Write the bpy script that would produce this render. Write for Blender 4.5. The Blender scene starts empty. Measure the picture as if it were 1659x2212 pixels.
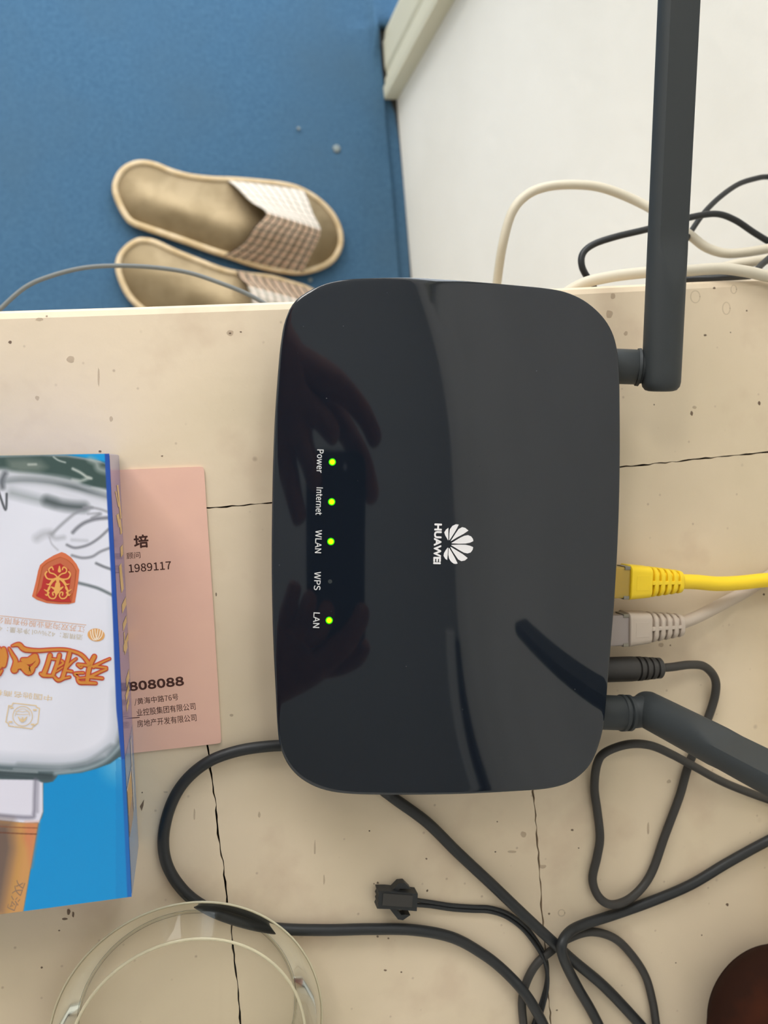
import bpy, bmesh, math, random
import numpy as np
from mathutils import Vector, Matrix, noise
C = bpy.context.scene.collection
SC = bpy.context.scene
# ---------------------------------------------------------------- camera
F, CX, CY = 1860.0, 829.5, 1106.0          # focal length and centre in pixels of the 1659x2212 frame
DESK, EYE = 0.745, 1.029                   # desk top and lens height above the floor, metres
NAD, YAW = (410.0, 996.0), math.radians(5.2)
_d = np.array([NAD[0]-CX, -(NAD[1]-CY), -F]); _d /= np.linalg.norm(_d)
_e3 = -_d; _a = np.array([1., 0, 0]); _a -= _a@_e3*_e3; _a /= np.linalg.norm(_a); _b = np.cross(_e3, _a)
RW = np.array([math.cos(YAW)*_a+math.sin(YAW)*_b, -math.sin(YAW)*_a+math.cos(YAW)*_b, _e3])
cam = bpy.data.cameras.new('camera'); camo = bpy.data.objects.new('camera', cam); C.objects.link(camo)
cam.sensor_fit = 'VERTICAL'; cam.lens = 4.15; cam.sensor_height = 4.15*2212/F; cam.sensor_width = 4.15*1659/F
cam.clip_start = 0.005; cam.clip_end = 30
camo.matrix_world = Matrix.Translation((0, 0, EYE)) @ Matrix(RW.tolist()).to_4x4()
cam.dof.use_dof = True; cam.dof.focus_distance = 0.272; cam.dof.aperture_fstop = 2.2
SC.camera = camo
# ---------------------------------------------------------------- light and exposure
w = bpy.data.worlds.new('world'); SC.world = w; w.use_nodes = True
w.node_tree.nodes['Background'].inputs[0].default_value = (0.80, 0.88, 1.0, 1)
w.node_tree.nodes['Background'].inputs[1].default_value = 1.2
def area(name, loc, rot, sx, sy, power, col):
    l = bpy.data.lights.new(name, 'AREA'); l.shape = 'RECTANGLE'; l.size = sx; l.size_y = sy
    l.energy = power; l.color = col
    o = bpy.data.objects.new(name, l); C.objects.link(o); o.location = loc; o.rotation_euler = rot
    return o
area('window_daylight', (-0.9, 2.36, 1.55), (math.radians(-90), 0, 0), 1.7, 1.3, 36, (1.0, 0.97, 0.93))
area('doorway_daylight', (0.36, 1.05, 1.1), (0, math.radians(90), 0), 1.7, 0.7, 12, (0.90, 0.96, 1.0))
area('ceiling_fill', (-1.0, 1.5, 2.5), (0, 0, 0), 0.5, 0.5, 7, (1.0, 0.94, 0.86))  # added fill light under the ceiling, no real lamp there
SC.view_settings.view_transform = 'Standard'; SC.view_settings.look = 'None'
SC.view_settings.gamma = 1; SC.view_settings.use_curve_mapping = False
SC.view_settings.exposure = 0.78
SC.cycles.max_bounces = 10; SC.cycles.transmission_bounces = 10; SC.cycles.transparent_max_bounces = 16
SC.cycles.caustics_refractive = True
# ---------------------------------------------------------------- helpers
def P(px, py, z=0.0):                       # a pixel of the photograph -> point on the level z above the DESK top
    v = RW @ np.array([px-CX, -(py-CY), -F]); h = EYE-DESK-z
    return Vector((v[0]*h/-v[2], v[1]*h/-v[2], DESK+z))
def PF(px, py, z=0.0): return P(px, py, z-DESK)         # same, z above the floor
def lin(c):
    return tuple(((x/255)/12.92 if x/255 <= .04045 else ((x/255+.055)/1.055)**2.4) for x in c[:3])+(1,)
MATS = {}
def mat(name, col, rough=.5, spec=.5, **k):
    m = bpy.data.materials.new(name); m.use_nodes = True; nt = m.node_tree; b = nt.nodes['Principled BSDF']
    b.inputs['Base Color'].default_value = lin(col); b.inputs['Roughness'].default_value = rough
    b.inputs['Specular IOR Level'].default_value = spec
    for kk, v in k.items():
        if kk in b.inputs: b.inputs[kk].default_value = v
    MATS[name] = m; return m
def bsdf(m): return m.node_tree.nodes['Principled BSDF']
def add_noise(m, scale, c2, lo=.4, hi=.6, detail=4, bump=0, bscale=None, bdist=.0005, coords='Object'):
    nt = m.node_tree; b = bsdf(m); N = nt.nodes; L = nt.links
    tc = N.new('ShaderNodeTexCoord'); n = N.new('ShaderNodeTexNoise'); n.inputs['Scale'].default_value = scale; n.inputs['Detail'].default_value = detail
    L.new(tc.outputs[coords], n.inputs['Vector'])
    if c2:
        r = N.new('ShaderNodeMapRange'); r.inputs[1].default_value = lo; r.inputs[2].default_value = hi; r.clamp = True
        L.new(n.outputs['Fac'], r.inputs[0])
        mx = N.new('ShaderNodeMix'); mx.data_type = 'RGBA'; 
        src = b.inputs['Base Color']
        if src.is_linked: L.new(src.links[0].from_socket, mx.inputs[6])
        else: mx.inputs[6].default_value = src.default_value
        mx.inputs[7].default_value = lin(c2); L.new(r.outputs[0], mx.inputs[0]); L.new(mx.outputs[2], src)
    if bump:
        n2 = N.new('ShaderNodeTexNoise'); n2.inputs['Scale'].default_value = bscale or scale; n2.inputs['Detail'].default_value = 6
        L.new(tc.outputs[coords], n2.inputs['Vector'])
        bp = N.new('ShaderNodeBump'); bp.inputs['Strength'].default_value = bump; bp.inputs['Distance'].default_value = bdist
        L.new(n2.outputs['Fac'], bp.inputs['Height']); L.new(bp.outputs[0], b.inputs['Normal'])
    return m
def obj(name, verts, faces, m, parent=None, smooth=False, uv=None, mats=None, midx=None):
    me = bpy.data.meshes.new(name); me.from_pydata([tuple(v) for v in verts], [], faces); me.validate()
    bm = bmesh.new(); bm.from_mesh(me); bmesh.ops.recalc_face_normals(bm, faces=bm.faces); bm.to_mesh(me); bm.free()
    o = bpy.data.objects.new(name, me); C.objects.link(o)
    for mm in (mats or [m]): me.materials.append(mm)
    if midx is not None:
        for p, i in zip(me.polygons, midx): p.material_index = i
    if smooth:
        for p in me.polygons: p.use_smooth = True
    if uv is not None:
        l = me.uv_layers.new(name='UVMap')
        for p in me.polygons:
            for li in p.loop_indices: l.data[li].uv = uv[me.loops[li].vertex_index]
    if parent: o.parent = parent
    return o
def smooth_angle(o, deg=35):
    for p in o.data.polygons: p.use_smooth = True
    o.data.set_sharp_from_angle(angle=math.radians(deg)); return o
def tag(o, label=None, cat=None, group=None, kind=None):
    if label: o['label'] = label
    if cat: o['category'] = cat
    if group: o['group'] = group
    if kind: o['kind'] = kind
    return o
def empty(name, label, cat, group=None):
    o = bpy.data.objects.new(name, None); o.empty_display_size = .01; C.objects.link(o); return tag(o, label, cat, group)
def prism(pts, z0, z1, bev=0):              # pts = list of xy (Vector/tuple): closed prism
    n = len(pts); V = []; Fc = []
    if bev:
        c = sum((Vector(p[:2]) for p in pts), Vector((0, 0)))/n
        rings = [(z0, 0), (z1-bev, 0), (z1-bev*.3, bev*.3), (z1, bev)]
    else: rings = [(z0, 0), (z1, 0)]
    for z, ins in rings:
        for i, p in enumerate(pts):
            q = Vector(p[:2])
            if ins:
                a = Vector(pts[i-1][:2]); b = Vector(pts[(i+1) % n][:2])
                e1 = (q-a).normalized(); e2 = (b-q).normalized(); nn = Vector((-(e1+e2).y, (e1+e2).x)).normalized()
                if (c-q).dot(nn) < 0 and bev: nn = -nn
                q = q+nn*ins
            V.append((q.x, q.y, z))
    for r in range(len(rings)-1):
        for i in range(n):
            j = (i+1) % n; Fc.append((r*n+i, r*n+j, (r+1)*n+j, (r+1)*n+i))
    Fc.append(tuple(range(n-1, -1, -1))); k = (len(rings)-1)*n; Fc.append(tuple(range(k, k+n)))
    return V, Fc
def box(cx, cy, cz, sx, sy, sz):
    V = [(cx+sx*a/2, cy+sy*b/2, cz+sz*c/2) for a in (-1, 1) for b in (-1, 1) for c in (-1, 1)]
    return V, [(0, 1, 3, 2), (4, 6, 7, 5), (0, 4, 5, 1), (2, 3, 7, 6), (0, 2, 6, 4), (1, 5, 7, 3)]
def join(parts):
    V, Fc = [], []
    for v, f in parts:
        k = len(V); V += [tuple(q) for q in v]; Fc += [tuple(i+k for i in g) for g in f]
    return V, Fc
def catmull(pts, per=8, closed=False):
    pts = [Vector(p) for p in pts]; n = len(pts); out = []
    for i in range(n if closed else n-1):
        if closed: p0, p1, p2, p3 = pts[i-1], pts[i], pts[(i+1) % n], pts[(i+2) % n]
        else: p0, p1, p2, p3 = pts[max(i-1, 0)], pts[i], pts[i+1], pts[min(i+2, n-1)]
        for k in range(per):
            t = k/per
            out.append(.5*((2*p1)+(-p0+p2)*t+(2*p0-5*p1+4*p2-p3)*t*t+(-p0+3*p1-3*p2+p3)*t**3))
    if not closed: out.append(pts[-1])
    return out
def loft(rings, close=True, cap=True):
    n = len(rings[0]); V = [v for r in rings for v in r]; Fc = []
    for r in range(len(rings)-1):
        for i in range(n if close else n-1):
            j = (i+1) % n; Fc.append((r*n+i, r*n+j, (r+1)*n+j, (r+1)*n+i))
    if cap: Fc.append(tuple(range(n-1, -1, -1))); k = (len(rings)-1)*n; Fc.append(tuple(range(k, k+n)))
    return V, Fc
def sweep(path, rad, seg=14, up=(0, 0, 1), flat=1.0, roll=None):    # tube; rad number or function of 0..1
    path = [Vector(p) for p in path]; rings = []; N = len(path); nrm = None
    for i, p in enumerate(path):
        t = (path[min(i+1, N-1)]-path[max(i-1, 0)]).normalized()
        if nrm is None: nrm = Vector(up)-Vector(up).dot(t)*t; nrm = nrm if nrm.length > .05 else Vector((1, 0, 0))-t.x*t
        nrm = (nrm-nrm.dot(t)*t).normalized(); b = t.cross(nrm)
        r = rad(i/(N-1)) if callable(rad) else rad
        rings.append([p+b*(r*math.cos(a))+nrm*(r*flat*math.sin(a)) for a in [2*math.pi*k/seg for k in range(seg)]])
    return loft(rings)
def cable(name, pxs, r, m, label, parent=None, z=None, per=8, flat=1.0, group=None, cat='cable'):
    """pxs: (px, py[, height above the desk])"""
    pts = [P(q[0], q[1], (q[2] if len(q) > 2 else r*flat+.0003)) for q in pxs]
    for q in pts: q.x = min(q.x, XW-r-.002)
    V, Fc = sweep(catmull(pts, per), r, flat=flat)
    o = obj(name, V, Fc, m, parent, smooth=True)
    if not parent: tag(o, label, cat, group)
    return o
def lathe(prof, cx, cy, seg=64, cap=True):
    rings = [[Vector((cx+r*math.cos(a), cy+r*math.sin(a), z)) for a in [2*math.pi*k/seg for k in range(seg)]] for r, z in prof]
    return loft(rings, cap=cap)
try: FONT = bpy.data.fonts.load(bpy.utils.system_resource('DATAFILES', path='fonts')+'/Noto Sans CJK Regular.woff2')
except Exception: FONT = None
def text_geo(s, font=True):
    cu = bpy.data.curves.new('t', 'FONT'); cu.body = s
    if FONT and font: cu.font = FONT
    cu.size = 1; cu.resolution_u = 3
    o = bpy.data.objects.new('t', cu); C.objects.link(o)
    dg = bpy.context.evaluated_depsgraph_get(); me = bpy.data.meshes.new_from_object(o.evaluated_get(dg))
    V = [(v.co.x, v.co.y) for v in me.vertices]; Fc = [tuple(p.vertices) for p in me.polygons]
    bpy.data.objects.remove(o); bpy.data.meshes.remove(me); bpy.data.curves.remove(cu)
    return V, Fc
CAPH = {}
def caph(font):                             # height of a capital letter in font units
    if font not in CAPH: CAPH[font] = max(v[1] for v in text_geo('H', font)[0])
    return CAPH[font]
def place_text(name, s, p0, p1, hpx, zf, m, parent, bold=0.0, latin=False, thick=0.00004, font=True):
    """letters between the baseline pixels p0 -> p1, hpx pixels tall; bold = extra stroke in pixels"""
    V, Fc = text_geo(s, font)
    x0 = min(v[0] for v in V); x1 = max(v[0] for v in V); y0 = min(v[1] for v in V); y1 = max(v[1] for v in V)
    if latin: y0, y1 = 0, caph(font)
    dx, dy = (p1[0]-p0[0]), (p1[1]-p0[1]); L = math.hypot(dx, dy); ux, uy = dy/L, -dx/L
    parts = []
    sh = [(0, 0)] if not bold else [(bold/2*math.cos(a), bold/2*math.sin(a)) for a in [math.pi/4+math.pi*k/4 for k in range(8)]]+[(0, 0)]
    for k, (ox, oy) in enumerate(sh):
        out = []
        for x, y in V:
            a = (x-x0)/(x1-x0); b = (y-y0)/(y1-y0)*hpx
            px = p0[0]+dx*a+ux*b+ox; py = p0[1]+dy*a+uy*b+oy
            out.append(P(px, py, zf(px, py)+thick+k*2e-6))
        parts.append((out, Fc))
    return obj(name, *join(parts), m, parent)
def poly(name, pts, zf, m, parent, thick=.00004, sm=0):
    if sm: pts = [(v.x, v.y) for v in catmull([(p[0], p[1], 0) for p in pts], sm, True)]
    return obj(name, [P(p[0], p[1], zf(*p)+thick) for p in pts], [tuple(range(len(pts)))], m, parent)
def stroke_geo(pts, wd, zf, thick):          # ribbon with round ends; wd px (number or list)
    pts = [Vector((p[0], p[1], 0)) for p in pts]; n = len(pts); parts = []
    ws = wd if isinstance(wd, (list, tuple)) else [wd]*n
    path = catmull(pts, 6) if n > 2 else [pts[0].lerp(pts[1], k/4) for k in range(5)]
    wf = [ws[0]+(0)]*0 or [np.interp(i/(len(path)-1)*(n-1), range(n), ws) for i in range(len(path))]
    Lp, Rp = [], []
    for i, p in enumerate(path):
        t = (path[min(i+1, len(path)-1)]-path[max(i-1, 0)]).normalized(); nn = Vector((-t.y, t.x, 0))
        Lp.append(p+nn*wf[i]/2); Rp.append(p-nn*wf[i]/2)
    V = [P(q.x, q.y, zf(q.x, q.y)+thick) for pr in zip(Lp, Rp) for q in pr]
    Fc = [(2*i, 2*i+1, 2*i+3, 2*i+2) for i in range(len(path)-1)]; parts.append((V, Fc))
    for e, ww in ((path[0], wf[0]), (path[-1], wf[-1])):
        cv = [P(e.x+ww/2*math.cos(a), e.y+ww/2*math.sin(a), zf(e.x, e.y)+thick+(1.2e-6 if e is path[0] else 2.4e-6)) for a in [2*math.pi*k/12 for k in range(12)]]
        parts.append((cv, [tuple(range(12))]))
    return join(parts)
# ---------------------------------------------------------------- materials
M_wall = add_noise(mat('white_plaster', (246, 243, 236), .75, .2), 3, (238, 235, 227), bump=.25, bscale=60, bdist=.002)
M_ceil = mat('ceiling_paint', (172, 172, 168), .9, .1)
M_floor = mat('dark_floor', (62, 60, 56), .7)
M_carpet = mat('blue_carpet', (58, 100, 142), .95, .05)
M_paint = mat('ivory_desk_paint', (224, 206, 180), .42, .35)
M_crack = mat('bare_dark_wood', (38, 26, 18), .9, .1)
M_trim = mat('door_casing_paint', (214, 214, 198), .6, .3)
M_trim2 = mat('yellowed_paint', (196, 186, 140), .6, .3)
M_blackg = mat('gloss_black_plastic', (19, 25, 34), .045, .62)
M_blackm = add_noise(mat('matt_black_plastic', (50, 54, 56), .55, .35), 900, None, bump=.15, bscale=2500, bdist=.0001)
M_cord = mat('black_cord_rubber', (36, 38, 40), .45, .4)
M_dcord = mat('grey_black_cord', (58, 56, 54), .5, .35)
M_yellow = mat('yellow_cable_jacket', (240, 205, 40), .45, .4)
M_grey = mat('grey_cable_jacket', (186, 172, 158), .45, .4)
M_cream = mat('cream_cable_jacket', (206, 198, 180), .5, .35)
M_steelc = mat('grey_wire', (112, 116, 116), .5, .3)
M_clear = mat('clear_plug_plastic', (232, 214, 160), .15, .5, **{'Transmission Weight': .6, 'IOR': 1.5})
M_white = mat('white_print', (226, 224, 226), .5, .3)
M_lblt = mat('light_grey_print', (205, 205, 205), .5, .3)
M_card = add_noise(mat('pink_card', (232, 188, 168), .6, .25), 40, (228, 184, 166))
M_ink = mat('dark_brown_ink', (78, 48, 42), .6, .2)
M_beige = add_noise(mat('beige_linen', (180, 161, 130), 1, .0), 30, (162, 144, 114), bump=.3, bscale=900, bdist=.001)
M_bind = add_noise(mat('beige_binding', (214, 193, 160), .85, .1), 60, (200, 176, 138))
M_rubber = mat('slipper_rubber', (150, 128, 96), .8, .2)
M_skin = add_noise(mat('skin', (150, 92, 66), .55, .35, **{'Subsurface Weight': .15, 'Subsurface Scale': .004}), 60, (134, 78, 56))
M_phone = mat('dark_phone_back', (44, 48, 50), .35, .5)
M_lens = mat('lens_black', (6, 6, 8), .1, .6)
def emit(name, col, s):
    m = mat(name, col, .3); b = bsdf(m); b.inputs['Emission Color'].default_value = lin(col); b.inputs['Emission Strength'].default_value = s; return m
M_led = emit('green_led_rim', (40, 205, 0), .55); M_led2 = emit('green_led_core', (170, 255, 0), 1.0)
M_glass = bpy.data.materials.new('clear_thin_glass'); M_glass.use_nodes = True
_n = M_glass.node_tree.nodes; _l = M_glass.node_tree.links; _n.clear()
_o = _n.new('ShaderNodeOutputMaterial'); _mx = _n.new('ShaderNodeMixShader'); _t = _n.new('ShaderNodeBsdfTransparent'); _g = _n.new('ShaderNodeBsdfGlossy'); _f = _n.new('ShaderNodeFresnel')
_t.inputs[0].default_value = (.95, .955, .935, 1); _g.inputs['Roughness'].default_value = .04; _g.inputs['Color'].default_value = (.95, .96, .94, 1); _f.inputs['IOR'].default_value = 1.25
_l.new(_f.outputs[0], _mx.inputs[0]); _l.new(_t.outputs[0], _mx.inputs[1]); _l.new(_g.outputs[0], _mx.inputs[2]); _l.new(_mx.outputs[0], _o.inputs[0])
# ivory paint: dirt clouds and fly specks
def paint_detail(m):
    nt = m.node_tree; N = nt.nodes; L = nt.links; b = bsdf(m)
    tc = N.new('ShaderNodeTexCoord')
    def rng(src, lo, hi):
        r = N.new('ShaderNodeMapRange'); r.inputs[1].default_value = lo; r.inputs[2].default_value = hi; L.new(src, r.inputs[0]); return r.outputs[0]
    def mul(a, bb):
        q = N.new('ShaderNodeMath'); q.operation = 'MULTIPLY'; L.new(a, q.inputs[0])
        if isinstance(bb, float): q.inputs[1].default_value = bb
        else: L.new(bb, q.inputs[1])
        return q.outputs[0]
    def noise_(s, d=4):
        n = N.new('ShaderNodeTexNoise'); n.inputs['Scale'].default_value = s; n.inputs['Detail'].default_value = d; L.new(tc.outputs['Object'], n.inputs['Vector']); return n.outputs['Fac']
    cur = None
    def layer(fac, col):
        nonlocal cur
        mx = N.new('ShaderNodeMix'); mx.data_type = 'RGBA'; L.new(fac, mx.inputs[0]); mx.inputs[7].default_value = lin(col)
        if cur is None: mx.inputs[6].default_value = b.inputs['Base Color'].default_value
        else: L.new(cur, mx.inputs[6])
        cur = mx.outputs[2]
    layer(mul(rng(noise_(14), .42, .66), .55), (204, 189, 160))
    layer(mul(rng(noise_(45), .56, .72), .35), (196, 172, 148))
    v = N.new('ShaderNodeTexVoronoi'); v.inputs['Scale'].default_value = 95; v.inputs['Randomness'].default_value = 1; L.new(tc.outputs['Object'], v.inputs['Vector'])
    spot = N.new('ShaderNodeMapRange'); spot.inputs[1].default_value = .05; spot.inputs[2].default_value = .13; spot.inputs[3].default_value = 1; spot.inputs[4].default_value = 0
    L.new(v.outputs['Distance'], spot.inputs[0])
    sel = N.new('ShaderNodeSeparateColor'); L.new(v.outputs['Color'], sel.inputs[0])
    layer(mul(mul(spot.outputs[0], rng(sel.outputs[0], .86, .95)), .7), (120, 92, 74))
    v2 = N.new('ShaderNodeTexVoronoi'); v2.inputs['Scale'].default_value = 330; L.new(tc.outputs['Object'], v2.inputs['Vector'])
    sp2 = N.new('ShaderNodeMapRange'); sp2.inputs[1].default_value = .06; sp2.inputs[2].default_value = .2; sp2.inputs[3].default_value = 1; sp2.inputs[4].default_value = 0
    L.new(v2.outputs['Distance'], sp2.inputs[0]); s2 = N.new('ShaderNodeSeparateColor'); L.new(v2.outputs['Color'], s2.inputs[0])
    layer(mul(mul(sp2.outputs[0], rng(s2.outputs[1], .9, .97)), .45), (135, 105, 88))
    L.new(cur, b.inputs['Base Color'])
    n = N.new('ShaderNodeTexNoise'); n.inputs['Scale'].default_value = 220; n.inputs['Detail'].default_value = 5; L.new(tc.outputs['Object'], n.inputs['Vector'])
    bp = N.new('ShaderNodeBump'); bp.inputs['Strength'].default_value = .15; bp.inputs['Distance'].default_value = .0006
    L.new(n.outputs['Fac'], bp.inputs['Height']); L.new(bp.outputs[0], b.inputs['Normal'])
paint_detail(M_paint)
def carpet_detail(m):
    nt = m.node_tree; N = nt.nodes; L = nt.links; b = bsdf(m); tc = N.new('ShaderNodeTexCoord')
    n = N.new('ShaderNodeTexNoise'); n.inputs['Scale'].default_value = 230; n.inputs['Detail'].default_value = 6; n.inputs['Roughness'].default_value = .85; L.new(tc.outputs['Object'], n.inputs['Vector'])
    g = N.new('ShaderNodeTexNoise'); g.inputs['Scale'].default_value = 7; g.inputs['Detail'].default_value = 5; L.new(tc.outputs['Object'], g.inputs['Vector'])
    mx = N.new('ShaderNodeMix'); mx.data_type = 'RGBA'; mx.inputs[6].default_value = lin((34, 66, 100)); mx.inputs[7].default_value = lin((92, 128, 156)); L.new(n.outputs['Fac'], mx.inputs[0])
    r = N.new('ShaderNodeMapRange'); r.inputs[1].default_value = .45; r.inputs[2].default_value = .7; r.inputs[4].default_value = .6; L.new(g.outputs['Fac'], r.inputs[0])
    m2 = N.new('ShaderNodeMix'); m2.data_type = 'RGBA'; L.new(r.outputs[0], m2.inputs[0]); L.new(mx.outputs[2], m2.inputs[6]); m2.inputs[7].default_value = lin((74, 100, 122))
    L.new(m2.outputs[2], b.inputs['Base Color'])
    bp = N.new('ShaderNodeBump'); bp.inputs['Strength'].default_value = .5; bp.inputs['Distance'].default_value = .002; L.new(n.outputs['Fac'], bp.inputs['Height']); L.new(bp.outputs[0], b.inputs['Normal'])
carpet_detail(M_carpet)
# dust on the router gloss: tiny pale specks, slightly varying gloss
def dust(m):
    nt = m.node_tree; N = nt.nodes; L = nt.links; b = bsdf(m); tc = N.new('ShaderNodeTexCoord')
    v = N.new('ShaderNodeTexVoronoi'); v.inputs['Scale'].default_value = 420; L.new(tc.outputs['Object'], v.inputs['Vector'])
    r = N.new('ShaderNodeMapRange'); r.inputs[1].default_value = .03; r.inputs[2].default_value = .09; r.inputs[3].default_value = 1; r.inputs[4].default_value = 0; L.new(v.outputs['Distance'], r.inputs[0])
    s = N.new('ShaderNodeSeparateColor'); L.new(v.outputs['Color'], s.inputs[0])
    k = N.new('ShaderNodeMapRange'); k.inputs[1].default_value = .93; k.inputs[2].default_value = .99; k.inputs[4].default_value = .35; L.new(s.outputs[0], k.inputs[0])
    q = N.new('ShaderNodeMath'); q.operation = 'MULTIPLY'; L.new(r.outputs[0], q.inputs[0]); L.new(k.outputs[0], q.inputs[1])
    mx = N.new('ShaderNodeMix'); mx.data_type = 'RGBA'; mx.inputs[6].default_value = b.inputs['Base Color'].default_value; mx.inputs[7].default_value = lin((150, 150, 150)); L.new(q.outputs[0], mx.inputs[0]); L.new(mx.outputs[2], b.inputs['Base Color'])
dust(M_blackg)
# ---------------------------------------------------------------- room
XW = PF(878, 470).x                         # plane of the right-hand wall
XL, YF, YB, H = -2.3, -1.7, 2.4, 2.6
def st(name, V, Fc, m, parent=None):
    o = obj(name, V, Fc, m, parent)
    if not parent: o['kind'] = 'structure'
    return o
st('floor', *box((XL+XW+1.2)/2-.1, .35, -.03, 4.6, 4.5, .06), M_floor)
st('ceiling', *box((XL+XW)/2, .35, H+.05, XW-XL+.4, YB-YF+.4, .1), M_ceil)
y0 = PF(861, 218).y; y1 = PF(826, 72).y     # door casing foot
dy0, dy1, dz = y1+.012, y1+.80, 2.05
st('wall_right', *join([box(XW+.06, (YF+dy0)/2, H/2, .12, dy0-YF, H), box(XW+.06, (dy1+YB)/2, H/2, .12, YB-dy1, H), box(XW+.06, (dy0+dy1)/2, (dz+H)/2, .12, dy1-dy0, H-dz)]), M_wall)
st('wall_left', *box(XL-.06, (YF+YB)/2, H/2, .12, YB-YF, H), M_wall)
st('wall_front', *box((XL+XW)/2, YF-.06, H/2, XW-XL, .12, H), M_wall)
wx0, wx1, wz0, wz1 = -1.8, -.0, .85, 2.25
st('wall_back', *join([box((XL+wx0)/2, YB+.06, H/2, wx0-XL, .12, H), box((wx1+XW)/2, YB+.06, H/2, XW-wx1, .12, H),
    box((wx0+wx1)/2, YB+.06, wz0/2, wx1-wx0, .12, wz0), box((wx0+wx1)/2, YB+.06, (wz1+H)/2, wx1-wx0, .12, H-wz1)]), M_wall)
M_frame = mat('window_frame_paint', (225, 225, 222), .5)
win = st('window_1', *join([box((wx0+wx1)/2, YB+.06, wz0+.02, wx1-wx0, .06, .04), box((wx0+wx1)/2, YB+.06, wz1-.02, wx1-wx0, .06, .04),
    box(wx0+.02, YB+.06, (wz0+wz1)/2, .04, .06, wz1-wz0), box(wx1-.02, YB+.06, (wz0+wz1)/2, .04, .06, wz1-wz0), box((wx0+wx1)/2, YB+.06, (wz0+wz1)/2, .05, .06, wz1-wz0)]), M_frame)
M_rail = mat('dark_rail', (40, 40, 42), .6); M_duct = mat('pale_duct', (232, 232, 228), .8)
def bar(name, a, b_, w0, z0, z1, m):
    a, b_ = Vector(a), Vector(b_); t = (b_-a).normalized(); nn = Vector((-t.y, t.x))*w0/2
    return st(name, *prism([a+nn, a-nn, b_-nn, b_+nn], z0, z1), m)
bar('trim_2', (.268, -.50), (.200, -1.69), .030, H-.05, H-.001, M_rail)
bar('trim_3', (.232, -.47), (.120, -1.69), .050, H-.05, H-.001, M_duct)
obj('pane', *box((wx0+wx1)/2, YB+.06, (wz0+wz1)/2, wx1-wx0-.06, .004, wz1-wz0-.06), M_glass, win)
# door casing: moulded profile running up the wall (profile in y, projecting -x)
casw = y1-y0; pj = .017
prof = [(0, 0), (0, pj*.95), (.07, pj), (.16, pj), (.20, pj*.80), (.30, pj*.78), (.34, pj*.62), (.40, pj*.60), (.46, pj*.72), (.84, pj*.72), (.88, pj*.55), (.94, pj*.55), (1.0, pj*.5), (1.0, 0)]
zt = 2.12
V = [(XW-d, y0+a*casw, z) for z in (.004, zt) for a, d in prof]; n = len(prof)
Fc = [(i, (i+1) % n, (i+1) % n+n, i+n) for i in range(n)]+[tuple(range(n-1, -1, -1)), tuple(range(n, 2*n))]
st('trim_1', V, Fc, M_trim2)
bsdf(M_trim2).inputs['Base Color'].default_value = lin((222, 218, 196))
# carpet with a slightly wavy free edge along the wall
edge = [(889, 640), (888, 600), (885, 540), (880, 480), (876, 420), (870, 360), (864, 300), (855, 240), (843, 208), (835, 190), (828, 150), (822, 110), (817, 74)]
ep = [PF(a, b_, .006) for a, b_ in edge]
ys = [p.y for p in ep]; xs = [p.x for p in ep]
def xedge(y):
    if y < ys[0]: return xs[0]
    if y > y1+.004: return XW+.6
    return float(np.interp(y, ys, xs))
nx, ny = 230, 260; fold = PF(806, 72)
V = []; yy = np.concatenate([np.linspace(-1.6, .1, 20), np.linspace(.12, y1+.0035, 150), np.linspace(y1+.0045, 1.3, 60), np.linspace(1.35, 2.35, 40)]); ny = len(yy)
for y in yy:
    xe = xedge(y)
    for i in range(nx):
        t = min(1, i/(nx-13)); xc = min(xe, xs[-1]); x = -2.2+(xc+2.2)*(1-(1-t)**2.2)+(xe-xc)*max(0, (i-(nx-13))/12)
        d = xe-x; z = .005+.0010*noise.noise(Vector((x*9, y*9, 0)))
        if y < dy0: z += .0035*math.exp(-(d/.03)**2)*(.6+.8*noise.noise(Vector((y*11, 2.3, 0))))
        z += .012*math.exp(-((x-fold.x-(y-fold.y)*.12)/.006)**2)*math.exp(-((y-fold.y)/.028)**2)
        V.append((x, y, z if (i < nx-13 or (y > y1+.004 and i < nx-1)) else .001))
Fc = [(j*nx+i, j*nx+i+1, (j+1)*nx+i+1, (j+1)*nx+i) for j in range(ny-1) for i in range(nx-1)]
tag(obj('carpet', V, Fc, M_carpet, smooth=True), 'blue woven carpet covering the floor below the desk', 'carpet')
def lump(name, px, py, r, m, label, zc=.006, sq=.5):
    c = PF(px, py, zc); V = []; rings = []
    for i in range(1, 6):
        a = math.pi*i/6
        rings.append([c+Vector((r*math.sin(a)*math.cos(t)*(1+.25*noise.noise(Vector((math.cos(t)*2, math.sin(t)*2, px)))), r*math.sin(a)*math.sin(t), r*sq*(math.cos(a)+.8))) for t in [2*math.pi*k/12 for k in range(12)]])
    o = obj(name, *loft(rings), m, smooth=True); tag(o, label, 'debris'); return o
M_fluff = mat('grey_fluff', (132, 142, 144), .9, .1)
lump('fluff_ball', 727, 322, .0048, M_fluff, 'pale grey round crumb lying on the blue carpet near the wall', .004, .4)
lump('paper_scrap', 645, 278, .0020, M_fluff, 'tiny whitish scrap on the blue carpet above the grey crumb')
lump('paper_scrap', 670, 605, .0025, M_fluff, 'tiny whitish scrap on the carpet right of the slippers')
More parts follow.
